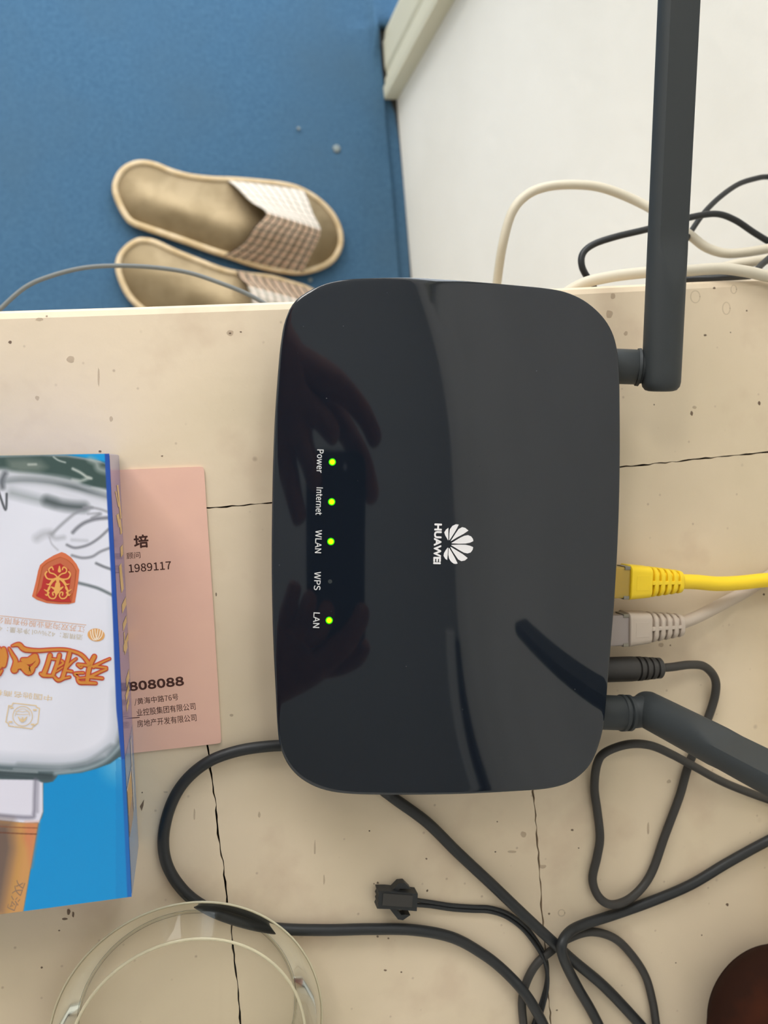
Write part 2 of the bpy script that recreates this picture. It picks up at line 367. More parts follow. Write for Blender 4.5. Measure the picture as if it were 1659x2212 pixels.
# ---------------------------------------------------------------- desk of painted planks
desk = empty('desk', 'ivory painted desk with cracked dark joints between its planks and scattered specks', 'desk')
rnd = random.Random(5)
def jag(pts, amp=1.2, step=12):
    out = []
    for (a, b_), (c, d) in zip(pts[:-1], pts[1:]):
        n = max(1, int(math.hypot(c-a, d-b_)/step))
        for k in range(n): out.append((a+(c-a)*k/n+rnd.uniform(-amp, amp), b_+(d-b_)*k/n+rnd.uniform(-amp, amp)))
    out.append(pts[-1]); return out
lineA = jag([(-700, 1202), (-200, 1157), (300, 1110), (440, 1098), (590, 1087), (960, 1047), (1340, 1009), (1500, 993), (1659, 976), (1790, 962)])
lineB = jag([(404, 1104), (447, 1602), (455, 1660), (466, 1740), (472, 1800), (481, 1860), (487, 1905), (491, 1950), (500, 2000), (504, 2050), (512, 2120), (520, 2212), (548, 2560)], 1.6)
lineC = jag([(1095, 1034), (1152, 1712), (1157, 1760), (1160, 1812), (1166, 1870), (1168, 1930), (1173, 1990), (1180, 2060), (1184, 2150), (1191, 2212), (1220, 2560)], 1.6)
def off(line, d, axis):
    out = []
    for i, (a, b_) in enumerate(line):
        g = d*(1+.45*math.sin(i*1.7)+.3*math.sin(i*.6))
        out.append((a, b_+g) if axis == 'y' else (a+g, b_))
    return out
RX = 1795
topedge = [(-700, 692), (0, 668), (300, 659), (620, 648), (900, 634), (1335, 613), (1659, 598), (RX, 591)]
def plank(pts, name='plank'):
    q = [P(a, b_) for a, b_ in pts]
    for v in q: v.x = min(v.x, XW-.003)
    V, Fc = prism(q, DESK-.022, DESK, 0)
    return obj(name, V, Fc, M_paint, desk)
rearq = topedge+[(RX, 962)]+off(lineA, -1.3, 'y')[::-1][1:]
# rear plank gets a softly rounded outer edge
qe = [P(a, b_) for a, b_ in topedge]; qa = [P(a, b_) for a, b_ in off(lineA, -1.3, 'y')]
for v in qe+qa: v.x = min(v.x, XW-.003)
sect = [(0.003, 0), (0.0012, -.0006), (0.0003, -.002), (0, -.004), (0, -.026)]
V = []; Fc = []
for v in qe:
    for dy_, dz_ in sect: V.append((v.x, v.y-dy_, DESK+dz_))
ne, ns = len(qe), len(sect)
for i in range(ne-1):
    for j in range(ns-1): Fc.append((i*ns+j, (i+1)*ns+j, (i+1)*ns+j+1, i*ns+j+1))
k = len(V)
for v in qa: V.append((v.x, v.y, DESK))
for v in qa: V.append((v.x, v.y, DESK-.026))
na = len(qa)
Fc.append(tuple(i*ns for i in range(ne))+tuple(k+i for i in range(na-1, -1, -1)))
Fc.append(tuple(i*ns+ns-1 for i in range(ne))[::-1]+tuple(k+na+i for i in range(na)))
for i in range(na-1): Fc.append((k+i, k+i+1, k+na+i+1, k+na+i))
Fc.append(tuple(range(ns))+(k+na, k)); Fc.append(tuple((ne-1)*ns+j for j in range(ns))[::-1]+(k+na-1, k+2*na-1))
obj('plank', V, Fc, M_paint, desk)
A2 = off(lineA, 1.3, 'y')
def between(x0, x1): return [p for p in A2 if x0 < p[0] < x1]
plank(between(-701, 396)+[(402, 1106)]+off(lineB, -1.7, 'x')[1:]+[(-700, 2700)])
plank([(408, 1106)]+between(412, 1088)+[(1092, 1037)]+off(lineC, -1.5, 'x')[1:]+off(lineB, 1.5, 'x')[::-1][:-1])
plank([(1099, 1037)]+between(1103, RX+1)+[(RX+60, 2560)]+off(lineC, 1.5, 'x')[::-1][:-1])
corner = [P(-690, 700), P(RX-8, 600), P(RX+40, 2540), P(-690, 2540)]
for v in corner: v.x = min(v.x, XW-.006)
obj('backing_board', *prism(corner, DESK-.04, DESK-.0225), M_crack, desk)
dxm0, dxm1 = corner[0].x, corner[1].x
obj('apron', *box((dxm0+dxm1)/2, corner[0].y-.03, DESK-.085, dxm1-dxm0-.06, .02, .09), M_paint, desk)
for lx in (dxm0+.04, dxm1-.03):
    for ly in (corner[0].y-.03, corner[3].y+.04): obj('leg', *box(lx, ly, (DESK-.04+.014)/2, .045, .045, DESK-.04-.014), M_paint, desk)
# stains and chips on the paint (flat marks)
def stainmat(name, col, a):
    m = mat(name, col, .6, .2); bsdf(m).inputs['Alpha'].default_value = a; return m
M_st1 = stainmat('old_stain', (150, 122, 98), .26); M_st2 = stainmat('dark_speck', (96, 70, 56), .62); M_st3 = stainmat('ring_stain', (180, 156, 122), .2)
ZD = lambda x, y: 0.0
def blobg(cx, cy, rx, ry, seed, rot=0, n=14):
    V = []
    for k in range(n):
        a = 2*math.pi*k/n; r = 1+.35*noise.noise(Vector((math.cos(a)*1.3+seed, math.sin(a)*1.3, seed*.7)))
        x, y = rx*r*math.cos(a), ry*r*math.sin(a); c, s = math.cos(rot), math.sin(rot)
        V.append(P(cx+x*c-y*s, cy+x*s+y*c, .00005))
    return V, [tuple(range(n))]
st1 = [(153, 776, 9, 7), (497, 719, 8, 6), (85, 690, 8, 4), (213, 815, 2, 20), (1316, 678, 7, 9), (1324, 640, 5, 6), (1352, 720, 4, 5), (1105, 1840, 9, 3), (680, 1830, 2, 16), (1172, 1872, 8, 4), (1400, 1790, 2.5, 14), (500, 1545, 4, 3), (560, 1760, 3, 6), (1500, 880, 5, 3), (240, 905, 4, 6), (1131, 1803, 6, 7), (1428, 1393, 6, 4), (80, 860, 5, 5), (1445, 1688, 5, 4), (700, 1900, 2, 10), (420, 1760, 2, 12), (358, 1711, 5, 2)]
st2 = [(22, 739, 5, 4), (497, 720, 3, 2), (520, 717, 3, 2), (101, 683, 3, 2), (1543, 622, 4, 3), (1613, 671, 2.5, 2.5), (1523, 724, 4, 3), (1578, 718, 2, 2), (1640, 871, 4, 5), (1494, 893, 4, 6), (1413, 874, 2, 2), (923, 1924, 3, 3), (816, 1907, 3, 3), (808, 1909, 2, 2), (816, 2023, 3, 3), (839, 2027, 2.5, 2.5), (1186, 1974, 3, 3), (1236, 1793, 4, 2.5), (832, 2096, 4, 3), (867, 2100, 2.5, 2.5), (1426, 1380, 3, 2), (1650, 1284, 3, 3), (1571, 1954, 4, 4), (921, 1855, 2.5, 2.5), (1070, 1840, 2.5, 2), (1250, 1832, 2.5, 2), (148, 1970, 5, 8), (140, 1985, 8, 3), (158, 1975, 3, 8), (128, 2010, 3, 2), (90, 2090, 3, 3), (1203, 2182, 3, 2), (798, 1795, 2.5, 2), (1074, 1775, 2, 2), (350, 985, 3, 2), (216, 975, 4, 3), (467, 1284, 2, 5), (1448, 1394, 2, 2), (1460, 2080, 2, 2), (1516, 2020, 2, 2), (307, 1712, 2, 2)]
tag(obj('stain_marks', *join([blobg(*s, i*1.3) for i, s in enumerate(st1)]), M_st1, desk), kind='stuff')
tag(obj('dark_specks', *join([blobg(s[0], s[1], s[2]*.8, s[3]*.8, i*2.1) for i, s in enumerate(st2)]), M_st2, desk), kind='stuff')
rg = []
for cx, cy, rx, ry in [(1213, 1972, 7, 7), (1502, 641, 10, 13), (1569, 666, 8, 13), (1585, 625, 6, 9)]:
    a_ = [(cx+rx*math.cos(t), cy+ry*math.sin(t)) for t in [2*math.pi*k/24 for k in range(25)]]
    rg.append(stroke_geo(a_, 2.2, ZD, .00007))
tag(obj('ring_stains', *join(rg), M_st3, desk), kind='stuff')
obj('paint_chip', [P(*q, .0001) for q in [(302, 1742), (311, 1727), (310, 1740), (306, 1752)]], [(0, 1, 2, 3)], M_st2, desk)
# ---------------------------------------------------------------- router
router = empty('wifi_router', 'black wireless router with glossy top, green status lights and two antennas', 'router')
OUT = [(640, 648), (690, 617), (740, 604), (800, 600), (882, 599), (960, 603), (1040, 609), (1120, 616), (1180, 622), (1222, 630), (1262, 648), (1295, 675), (1318, 706), (1332, 745), (1338, 800), (1340, 900), (1340, 1000), (1338, 1100), (1334, 1200), (1328, 1300), (1320, 1400), (1314, 1470), (1310, 1520), (1305, 1565), (1296, 1605), (1280, 1645), (1258, 1672), (1226, 1693), (1180, 1705), (1100, 1711), (1000, 1716), (900, 1718), (820, 1718), (745, 1715), (693, 1705), (652, 1684), (624, 1655), (607, 1618), (600, 1575), (596, 1500), (591, 1400), (588, 1300), (587, 1200), (588, 1100), (590, 1000), (594, 900), (601, 800), (607, 740), (617, 690)]
ZM = .028
r0 = P(965, 1160, ZM); rv = (P(718, 998, .02)-P(711, 1340, .02)); rv.z = 0; rv.normalize(); ru = Vector((rv.y, -rv.x, 0))
HWd, HLn = .0535, .081
def ztop(x, y):                             # height of the convex top cover above the desk
    d = Vector((x, y, 0))-Vector((r0.x, r0.y, 0)); u = (d.dot(ru)/HWd+1)/2; v = d.dot(rv)/HLn
    a0, ka = math.radians(15.7), math.radians(19.8)          # slope at the left edge, change of slope across
    z = ZM-2*HWd*(.5*ka*(a0/ka-u)**2)
    z -= .0016*abs(v)**3+.0004*v*v
    z += .0060*(u-.5)*(-v)**3
    return z
def Ptop(px, py):
    z = .022
    for _ in range(14):
        q = P(px, py, z); z = ztop(q.x, q.y)
    return P(px, py, z)
def zpx(px, py): return Ptop(px, py).z-DESK
ol = catmull([Ptop(*p) for p in OUT], 4, True); cen = Vector((r0.x, r0.y, 0)); n = len(ol)
rings = []
def ringpt(p, s, drop=0, below=None):
    q = cen+(Vector((p.x, p.y, 0))-cen)*s
    z = (ztop(q.x, q.y)-drop) if below is None else below
    return Vector((q.x, q.y, DESK+z))
for s in [.06]+[i/26 for i in range(3, 26)]+[.975]: rings.append([ringpt(p, s) for p in ol])
for s, dr in ((.988, .00001), (.9955, .00006), (.9985, .0002), (1.0, .0006)): rings.append([ringpt(p, s, dr) for p in ol])
rings.append([ringpt(p, .991, .0022) for p in ol])
rings = rings[::-1]
V, Fc = loft(rings, cap=False); k = len(V)-n; Fc.append(tuple(range(k, k+n)))
tc_ = obj('top_cover', V, Fc, M_blackg, router, smooth=True)
# lower shell, drawn in towards the feet
rr = []
for s, fz in ((.990, .0023), (.975, .0045), (.955, .008), (.925, None), (.88, -1)):
    row = []
    for p in ol:
        zt_ = ztop(p.x, p.y)
        z = zt_-fz if fz and fz > 0 else (.005 if fz is None else .002)
        z = max(z, .002); row.append(ringpt(p, s, below=z))
    rr.append(row)
obj('lower_shell', *loft(rr), M_blackm, router, smooth=True)
for a, b_ in ((-.7, .75), (.7, .75), (-.7, -.75), (.7, -.75)):
    c = cen+ru*(a*HWd)+rv*(b_*HLn); obj('foot', *lathe([(.004, DESK), (.004, DESK+.0022)], c.x, c.y, 16), M_blackm, router)
# lettering and lights
for s, a, b_, hh in (('Power', (685.6, 971), (684, 1021), 13.4), ('Internet', (684, 1053), (682, 1112), 13.4), ('WLAN', (682, 1145), (680.4, 1194.5), 13.2), ('WPS', (679.6, 1235), (678.2, 1274.5), 13.4), ('LAN', (677.6, 1323), (676.2, 1356), 13.2)):
    place_text('lettering', s, a, b_, hh, zpx, M_lblt, router, .5, True)
place_text('wordmark', 'HUAWEI', (939.5, 1131.7), (936.8, 1217.5), 14.3, zpx, M_white, router, 2.0, True, font=False)
petals = [[(712, 312), (660, 350), (618, 415), (640, 480), (700, 588), (708, 588)],
 [(945, 240), (880, 232), (800, 270), (745, 345), (732, 450), (728, 592), (745, 580), (800, 495), (860, 400), (905, 320)],
 [(1160, 375), (1090, 315), (1020, 297), (940, 340), (870, 440), (810, 535), (760, 612), (775, 608), (900, 530), (1050, 450)],
 [(1270, 610), (1262, 560), (1220, 505), (1150, 476), (1070, 490), (980, 532), (880, 590), (780, 652), (785, 660), (950, 668), (1100, 665), (1200, 645)],
 [(1266, 745), (1255, 805), (1210, 865), (1140, 887), (1060, 870), (960, 815), (870, 760), (775, 705), (780, 696), (950, 688), (1100, 692), (1200, 716)],
 [(1143, 990), (1080, 1045), (1000, 1060), (930, 1020), (860, 920), (800, 830), (755, 745), (768, 742), (880, 810), (1030, 900)],
 [(918, 1110), (880, 1122), (830, 1115), (770, 1070), (725, 1000), (712, 920), (715, 765), (728, 762), (790, 865), (850, 970)],
 [(685, 1035), (640, 1005), (603, 940), (612, 880), (650, 815), (693, 757), (703, 757), (698, 900)]]
for pt in petals:
    poly('emblem_petal', [(900+a*.09644, 1110+b_*.09644) for a, b_ in pt], zpx, M_white, router)
for i, (a, b_) in enumerate([(717.8, 998), (716.4, 1084), (714.7, 1169.8), (712.9, 1256), (711, 1340)]):
    disc = lambda rp, th: ([Ptop(a+rp*math.cos(t), b_+rp*math.sin(t))+Vector((0, 0, th)) for t in [2*math.pi*k/28 for k in range(28)]], [tuple(range(28))])
    if i == 3: obj('status_light', *disc(4.6, .00005), mat('unlit_lens', (44, 50, 52), .4), router)['label'] = 'unlit status light'
    else:
        o = obj('status_light', *disc(7.8, .00005), M_led, router); o['label'] = 'glowing green status light'
        obj('light_core', *disc(5.7, .00008), M_led2, o)
# antennas ------------------------------------------------------------
def antenna(base, direction, facet, L, root, stub0, stub1):
    """base: lower end of the paddle; direction: along it; facet: direction the flat faces"""
    t = direction.normalized(); nrm = (facet-facet.dot(t)*t).normalized(); b = t.cross(nrm); R = .0064
    rings = []; seg = 40
    ss = [0, .0004, .0015, .003, .006, .012, .02, .03, .034, .037, .040, .043, .046, .049, .052, .056, .062, .08, .11, L-.004, L-.0015, L-.0004, L]
    for s in ss:
        end = min(s, L-s); k = 1 if end > .003 else .62+.38*math.sqrt(max(0, 1-(1-end/.003)**2))
        clip = R if s < .034 else max(.0036, R-(s-.034)*.19)
        row = []
        for i in range(seg):
            a = 2*math.pi*i/seg; x, y = R*k*math.cos(a), R*k*math.sin(a); y = max(-clip*1.0 if s > .034 else -R, min(clip, y))
            row.append(base+t*s+b*x+nrm*y)
        rings.append(row)
    return obj('antenna', *loft(rings), M_blackm, root)
zc = .0155
def stub(pa, pb, r, name, m, parent=router, prof=None):
    a, b_ = Vector(pa), Vector(pb); ax = (b_-a)
    prof = prof or [(0, r*.97), (.04, r), (.96, r), (1, r*.97)]
    up = Vector((0, 0, 1)); si = ax.normalized().cross(up).normalized(); u2 = si.cross(ax.normalized())
    rg = [[a+ax*s+si*(q*math.cos(t))+u2*(q*math.sin(t)) for t in [2*math.pi*k/32 for k in range(32)]] for s, q in prof]
    return obj(name, *loft(rg), m, parent)
# upper antenna, lying out towards the wall side
a0 = P(1427, 845, zc+.004); a1 = P(1466, 20, zc+.018); dr = (a1-a0)
an1 = smooth_angle(antenna(a0, dr, Vector((.05, 0, 1)), .175, router, None, None), 28)
s0, s1 = P(1292, 790, zc), P(1374, 793, zc)
smooth_angle(stub(s0, s1, .0059, 'antenna_socket', M_blackm), 40)
smooth_angle(stub(P(1372, 793, zc), P(1392, 794, zc+.001), .0061, 'antenna_collar', M_blackm, router, [(0, .0052), (.15, .0063), (.45, .0064), (.6, .0056), (1, .0052)]), 40)
smooth_angle(stub(P(1388, 795, zc+.001), P(1428, 797, zc+.002), .0052, 'hinge', M_blackm, router, [(0, .0050), (.5, .0054), (1, .004)]), 40)
# lower antenna, standing up
b0 = P(1387, 1527, .010); up = Vector((.035, -.01, 1))
an2 = smooth_angle(antenna(b0, up, Vector((-.12, .95, 0)), .188, router, None, None), 28)
smooth_angle(stub(P(1264, 1537, zc), P(1342, 1540, zc), .0059, 'antenna_socket', M_blackm), 40)
smooth_angle(stub(P(1338, 1540, zc), P(1362, 1540, zc), .006, 'antenna_collar', M_blackm, router, [(0, .0056), (.12, .0063), (.38, .0063), (.45, .0054), (.58, .0054), (.65, .0062), (.92, .0062), (1, .0055)]), 40)
smooth_angle(stub(P(1360, 1540, zc), P(1392, 1536, zc), .0054, 'hinge', M_blackm), 40)
# ---------------------------------------------------------------- plugs and network cables
def rrect(c, ax, up, wd, ht, k=.25, n=6):    # rounded rectangle ring around c, across axis ax
    si = ax.cross(up).normalized(); out = []; r = min(wd, ht)*k
    for qx, qy, a0_ in ((1, 1, 0), (-1, 1, 90), (-1, -1, 180), (1, -1, 270)):
        for i in range(n):
            a = math.radians(a0_+90*i/(n-1)); out.append(c+si*(qx*(wd/2-r)+r*math.cos(a))+up*(qy*(ht/2-r)+r*math.sin(a)))
    return out
M_tab = mat('plug_rim_grey', (128, 122, 108), .4)
M_clear2 = mat('clear_plug_greyish', (206, 192, 186), .15, .5, **{'Transmission Weight': .5, 'IOR': 1.5})
bsdf(M_clear).inputs['Base Color'].default_value = lin((244, 208, 90))
def rj45(name, pxa, pxb, z, m, label, cabpts, cr, cabm, clm):
    """pxa: centre of the boot front at the router, pxb: centre of the boot tail"""
    root = empty(name, label, 'network cable')
    A, B = P(*pxa, z), P(*pxb, z); ax = (B-A).normalized(); L = (B-A).length; up = Vector((0, 0, 1))
    def seg_(s0, s1, w0, w1, h0, h1, k=.22):
        e = .0003
        return loft([rrect(A+ax*s0, ax, up, w0-2*e, h0-2*e, k), rrect(A+ax*(s0+e), ax, up, w0, h0, k), rrect(A+ax*(s1-e), ax, up, w1, h1, k), rrect(A+ax*s1, ax, up, w1-2*e, h1-2*e, k)])
    W = lambda s: .0120-.0043*(s/L)**1.3; Hh = lambda s: .0098-.0022*(s/L)
    fb = L*.40
    smooth_angle(obj('boot', *seg_(0, fb, W(0), W(fb), Hh(0), Hh(fb)), m, root), 40)
    parts = [seg_(fb-.0005, L, W(fb)*.72, W(L)*.76, Hh(fb)*.7, Hh(L)*.72)]
    n_ = 5; step = (L-fb)/n_
    for i in range(n_):
        s = fb+step*(i+.34); e = fb+step*(i+1) if i < n_-1 else L
        parts.append(seg_(s, e, W(s), W(e), Hh(s), Hh(e), .34))
    parts.append(seg_(fb-.0003, L-.0004, W(fb)*.13, W(L)*.14, Hh(fb)*.99, Hh(L)*.98, .1))
    smooth_angle(obj('strain_relief', *join(parts), m, root), 40)
    smooth_angle(obj('plug', *seg_(-.0125, .0002, .0108, .0108, .0078, .0078, .08), clm, root), 40)['label'] = 'clear plastic plug'
    si = ax.cross(up).normalized()
    obj('plug_rim', *join([loft([rrect(A+ax*s+si*(q*.0051)+up*.0012, ax, up, .0012, .0060, .2) for s in (-.0022, -.0002)]) for q in (-1, 1)]), M_tab, root)
    obj('panel_mark', *loft([rrect(A+ax*s+up*(Hh(s)/2), ax, Vector((0, 0, 1)), .0052, .00016, .4) for s in (fb*.25, fb*.8)]), m, root)
    V, Fc = sweep(catmull([B-ax*.002]+[P(*q) for q in cabpts], 8), cr); obj('cord', V, Fc, cabm, root, smooth=True)
    return root
rj45('network_cable', (1349, 1256), (1467, 1256), .0115, M_yellow, 'yellow network cable with ribbed boot plugged into the router', [(1500, 1257, .011), (1549, 1261, .0105), (1597, 1259, .0105), (1659, 1253, .011), (1705, 1256, .0105), (1738, 1290, .0095), (1745, 1380, .009), (1740, 1700, .010), (1735, 2200, .008), (1725, 2800, .006)], .00265, M_yellow, M_clear)
rj45('network_cable', (1347, 1357), (1469, 1350), .0100, M_grey, 'grey network cable with ribbed boot, below the yellow one', [(1500, 1335, .0085), (1537, 1317, .006), (1573, 1298, .0035), (1609, 1279, .0026), (1650, 1252, .0024), (1700, 1220, .0026), (1750, 1175, .0026), (1800, 1135, .0026)], .00225, M_grey, M_clear2)
# power plug and its lead --------------------------------------------
pw = empty('power_lead', 'thin black power lead with ribbed barrel plug looping beside the standing antenna', 'cable')
A, B = P(1262, 1448, .0095), P(1429, 1443, .0095); ax = (B-A); L = ax.length
prof = [(0, .0044), (.6, .0044)]
for i in range(4):
    s = .65+i*.082; q = .0043-.0002*i
    prof += [(s, q), (s+.001, q*.80), (s+.027, q*.80), (s+.028, q), (s+.078, q)]
prof += [(.985, .0034), (1, .0028)]
prof = sorted(prof)
smooth_angle(stub(A, B, .0044, 'barrel_plug', M_dcord, pw, prof), 30)
cable('cord', [(1420, 1443, .0095), (1450, 1441, .009), (1490, 1436, .008), (1522, 1440, .006), (1544, 1465, .004), (1545, 1500, .0025), (1530, 1550, .0018), (1505, 1610, .0018), (1485, 1660, .0018), (1468, 1720, .0018), (1437, 1803, .0018), (1405, 1890, .0018), (1365, 1938, .0030), (1323, 1954, .0040), (1294, 1938, .0028), (1280, 1900, .0018), (1290, 1850, .0018), (1296, 1808, .0018), (1290, 1750, .0018), (1284, 1700, .0022), (1290, 1650, .0040), (1308, 1625, .005), (1356, 1608, .0055), (1404, 1610, .0058), (1452, 1630, .0058), (1500, 1656, .0052), (1568, 1692, .0035), (1659, 1727, .0022), (1715, 1745, .0018), (1752, 1778, .0018), (1752, 1815, .0100), (1740, 1900, .0018), (1715, 2300, .0018), (1700, 2800, .0018)], .00155, M_dcord, '', pw)
# ---------------------------------------------------------------- black cords on the desk
z2 = .0052
cable('black_cable', [(720, 1610), (640, 1610), (580, 1612), (514, 1622), (451, 1645), (400, 1687), (368, 1742), (353, 1810), (361, 1868), (392, 1919), (435, 1955), (500, 1984), (591, 2005), (700, 2009), (800, 2007), (895, 2009), (977, 2025), (1042, 2060), (1090, 2098, .0030), (1134, 2146, .0062), (1166, 2198, .0056), (1190, 2250, .004), (1215, 2320), (1240, 2450), (1230, 2620), (1150, 2800)], .00188, M_cord, 'black power cord curving round the left of the router and under the glass')
cable('black_cable', [(780, 1650), (815, 1695), (852, 1725), (923, 1777), (988, 1841), (1063, 1911), (1110, 1956, .0040), (1150, 1994, .0055), (1199, 2039, .0062), (1237, 2074, .0040), (1302, 2128), (1367, 2196), (1430, 2270), (1540, 2420), (1620, 2600), (1640, 2800)], .00195, M_cord, 'straight black cord running diagonally from under the router to the lower right')
cable('black_cable', [(1772, 2800), (1778, 2300), (1782, 1950, .006), (1770, 1820, .006), (1725, 1785, .005), (1659, 1816), (1573, 1863), (1492, 1911), (1410, 1946), (1329, 1975), (1258, 1998, .0040), (1226, 2017, .0075), (1213, 2045, .0100), (1221, 2079, .0090), (1248, 2133, .0045), (1280, 2188), (1320, 2270), (1380, 2400), (1400, 2600), (1380, 2800)], .00185, M_cord, 'black cord entering from the right edge and bending down over the diagonal one')
cable('thin_cord', [(1433, 2290), (1418, 2215), (1410, 2165), (1394, 2108), (1361, 2058), (1324, 2025), (1275, 2013), (1226, 2028), (1193, 2052), (1161, 2080), (1139, 2117), (1128, 2160), (1131, 2215), (1140, 2280), (1170, 2420, .0052), (1290, 2480), (1400, 2420), (1436, 2320)], .0015, M_dcord, 'thin black cord looped into an arch beneath the other cords')
# two-pin connector with its twin wires
cn = empty('pin_connector', 'small black two-pin connector with side latches on a twin wire', 'connector')
co = lambda q: [P(800+a*.1206, 1860+b_*.1206, 0) for a, b_ in q]
body = [(130, 525), (300, 525), (845, 575), (840, 660), (825, 885), (380, 850), (115, 840), (140, 790), (128, 740), (150, 700), (125, 650), (150, 600)]
obj('housing', *prism([P(800+a*.1206, 1860+b_*.1206, .005) for a, b_ in body], DESK+.0008, DESK+.0055, .0), M_cord, cn)
obj('raised_window', *prism([P(800+a*.1206, 1860+b_*.1206, .0058) for a, b_ in [(230, 580), (330, 585), (760, 620), (745, 830), (330, 800), (215, 790)]], DESK+.0054, DESK+.0059), M_dcord, cn)
obj('latch', *prism([P(800+a*.1206, 1860+b_*.1206, .004) for a, b_ in [(370, 530), (505, 392), (610, 382), (720, 490), (640, 492), (530, 485), (480, 545)]], DESK+.0012, DESK+.0044), M_cord, cn)
obj('latch', *prism([P(800+a*.1206, 1860+b_*.1206, .004) for a, b_ in [(345, 850), (490, 1035), (580, 1050), (712, 958), (620, 950), (550, 958), (470, 860)]], DESK+.0012, DESK+.0044), M_cord, cn)
main = [(896, 1949), (930, 1953), (977, 1960), (1020, 1963), (1058, 1965), (1095, 1977), (1131, 2003), (1158, 2037), (1176, 2070), (1182, 2100), (1180, 2135), (1169, 2177), (1156, 2216), (1145, 2260), (1120, 2400), (1060, 2560)]
for sgn in (-1, 1):
    pts = []
    for i, (a, b_) in enumerate(main):
        c_, d_ = main[min(i+1, len(main)-1)]; e_, f_ = main[max(i-1, 0)]; l = math.hypot(c_-e_, d_-f_); nx_, ny_ = -(d_-f_)/l, (c_-e_)/l
        o_ = sgn*4.3*(1.25 if i == 0 else 1.0) if i < 7 else sgn*4.3*math.cos((i-6)*.5)
        zz = .0009+(.0022*math.exp(-((i-0)/.8)**2)) + (.0010*sgn*math.sin((i-6)*.5) if i > 6 else 0)+ (.001 if i > 6 else 0)
        pts.append((a+nx_*o_, b_+ny_*o_, zz))
    cable('wire', pts, .00072, M_cord, '', cn)
# ---------------------------------------------------------------- cables behind the desk edge, hanging by the wall
cable('cream_cable', [(1066, 700, -.10), (1070, 640, -.09), (1074, 608, -.085), (1085, 533, -.075), (1105, 461, -.07), (1137, 422, -.068), (1183, 403, -.066), (1245, 399, -.064), (1302, 406, -.062), (1370, 432, -.060), (1430, 465, -.055), (1489, 507, -.050), (1525, 534, -.048), (1566, 547, -.046), (1610, 545, -.045), (1659, 537, -.044), (1710, 526, -.038), (1800, 500, -.03)], .0020, M_cream, 'cream cable arching beyond the rear desk edge against the white wall')
cable('cream_cable', [(1150, 700, -.03), (1200, 650, -.022), (1256, 614, -.016), (1318, 598, -.012), (1390, 589, -.009), (1440, 586, -.006), (1483, 585, -.004), (1551, 580, -.001), (1608, 586, .0018), (1659, 597, .0026), (1710, 606, .0045), (1790, 606, .006)], .0021, M_cream, 'cream cable lying along the rear desk edge behind the upper antenna')
cable('cream_cable', [(1480, 640, -.05), (1530, 590, -.045), (1580, 573, -.04), (1620, 566, -.038), (1659, 560, -.036), (1705, 551, -.030), (1790, 540, -.02)], .0021, M_cream, 'short stretch of cream cable hidden behind the one on the desk edge')
cable('black_wire', [(1300, 660, -.05), (1285, 625, -.045), (1271, 603, -.043), (1257, 575, -.042), (1259, 548, -.042), (1282, 528, -.042), (1328, 512, -.042), (1395, 496, -.043), (1440, 484, -.044), (1489, 470, -.045), (1546, 462, -.046), (1587, 475, -.047), (1628, 502, -.048), (1659, 521, -.048), (1700, 545, -.046), (1790, 530, -.04)], .00135, M_cord, 'black wire hooking left behind the upper antenna against the wall')
cable('black_wire', [(1470, 680, -.04), (1450, 610, -.038), (1458, 560, -.04), (1489, 506, -.05), (1520, 461, -.055), (1556, 425, -.06), (1597, 397, -.065), (1639, 384, -.068), (1659, 382, -.069), (1690, 381, -.066), (1760, 380, -.06)], .0012, M_cord, 'black wire rising to the right edge above the other wires')
cable('black_wire', [(1400, 640, -.03), (1450, 612, -.02), (1490, 603, -.017), (1540, 601, -.012), (1580, 598, -.010), (1620, 596, -.014), (1645, 572, -.024), (1670, 550, -.03), (1700, 520, -.03), (1780, 500, -.025)], .0013, M_cord, 'black wire peeping out beneath the cream cable on the desk edge')
cable('grey_wire', [(-60, 740, -.14), (-25, 695, -.14), (0, 668, -.14), (54, 621, -.14), (108, 597, -.14), (179, 579, -.14), (255, 574, -.14), (336, 578, -.14), (407, 589, -.14), (472, 610, -.14), (532, 634, -.14), (570, 655, -.14), (640, 700, -.14)], .00105, M_steelc, 'thin grey wire arching over the slippers in front of the desk edge')
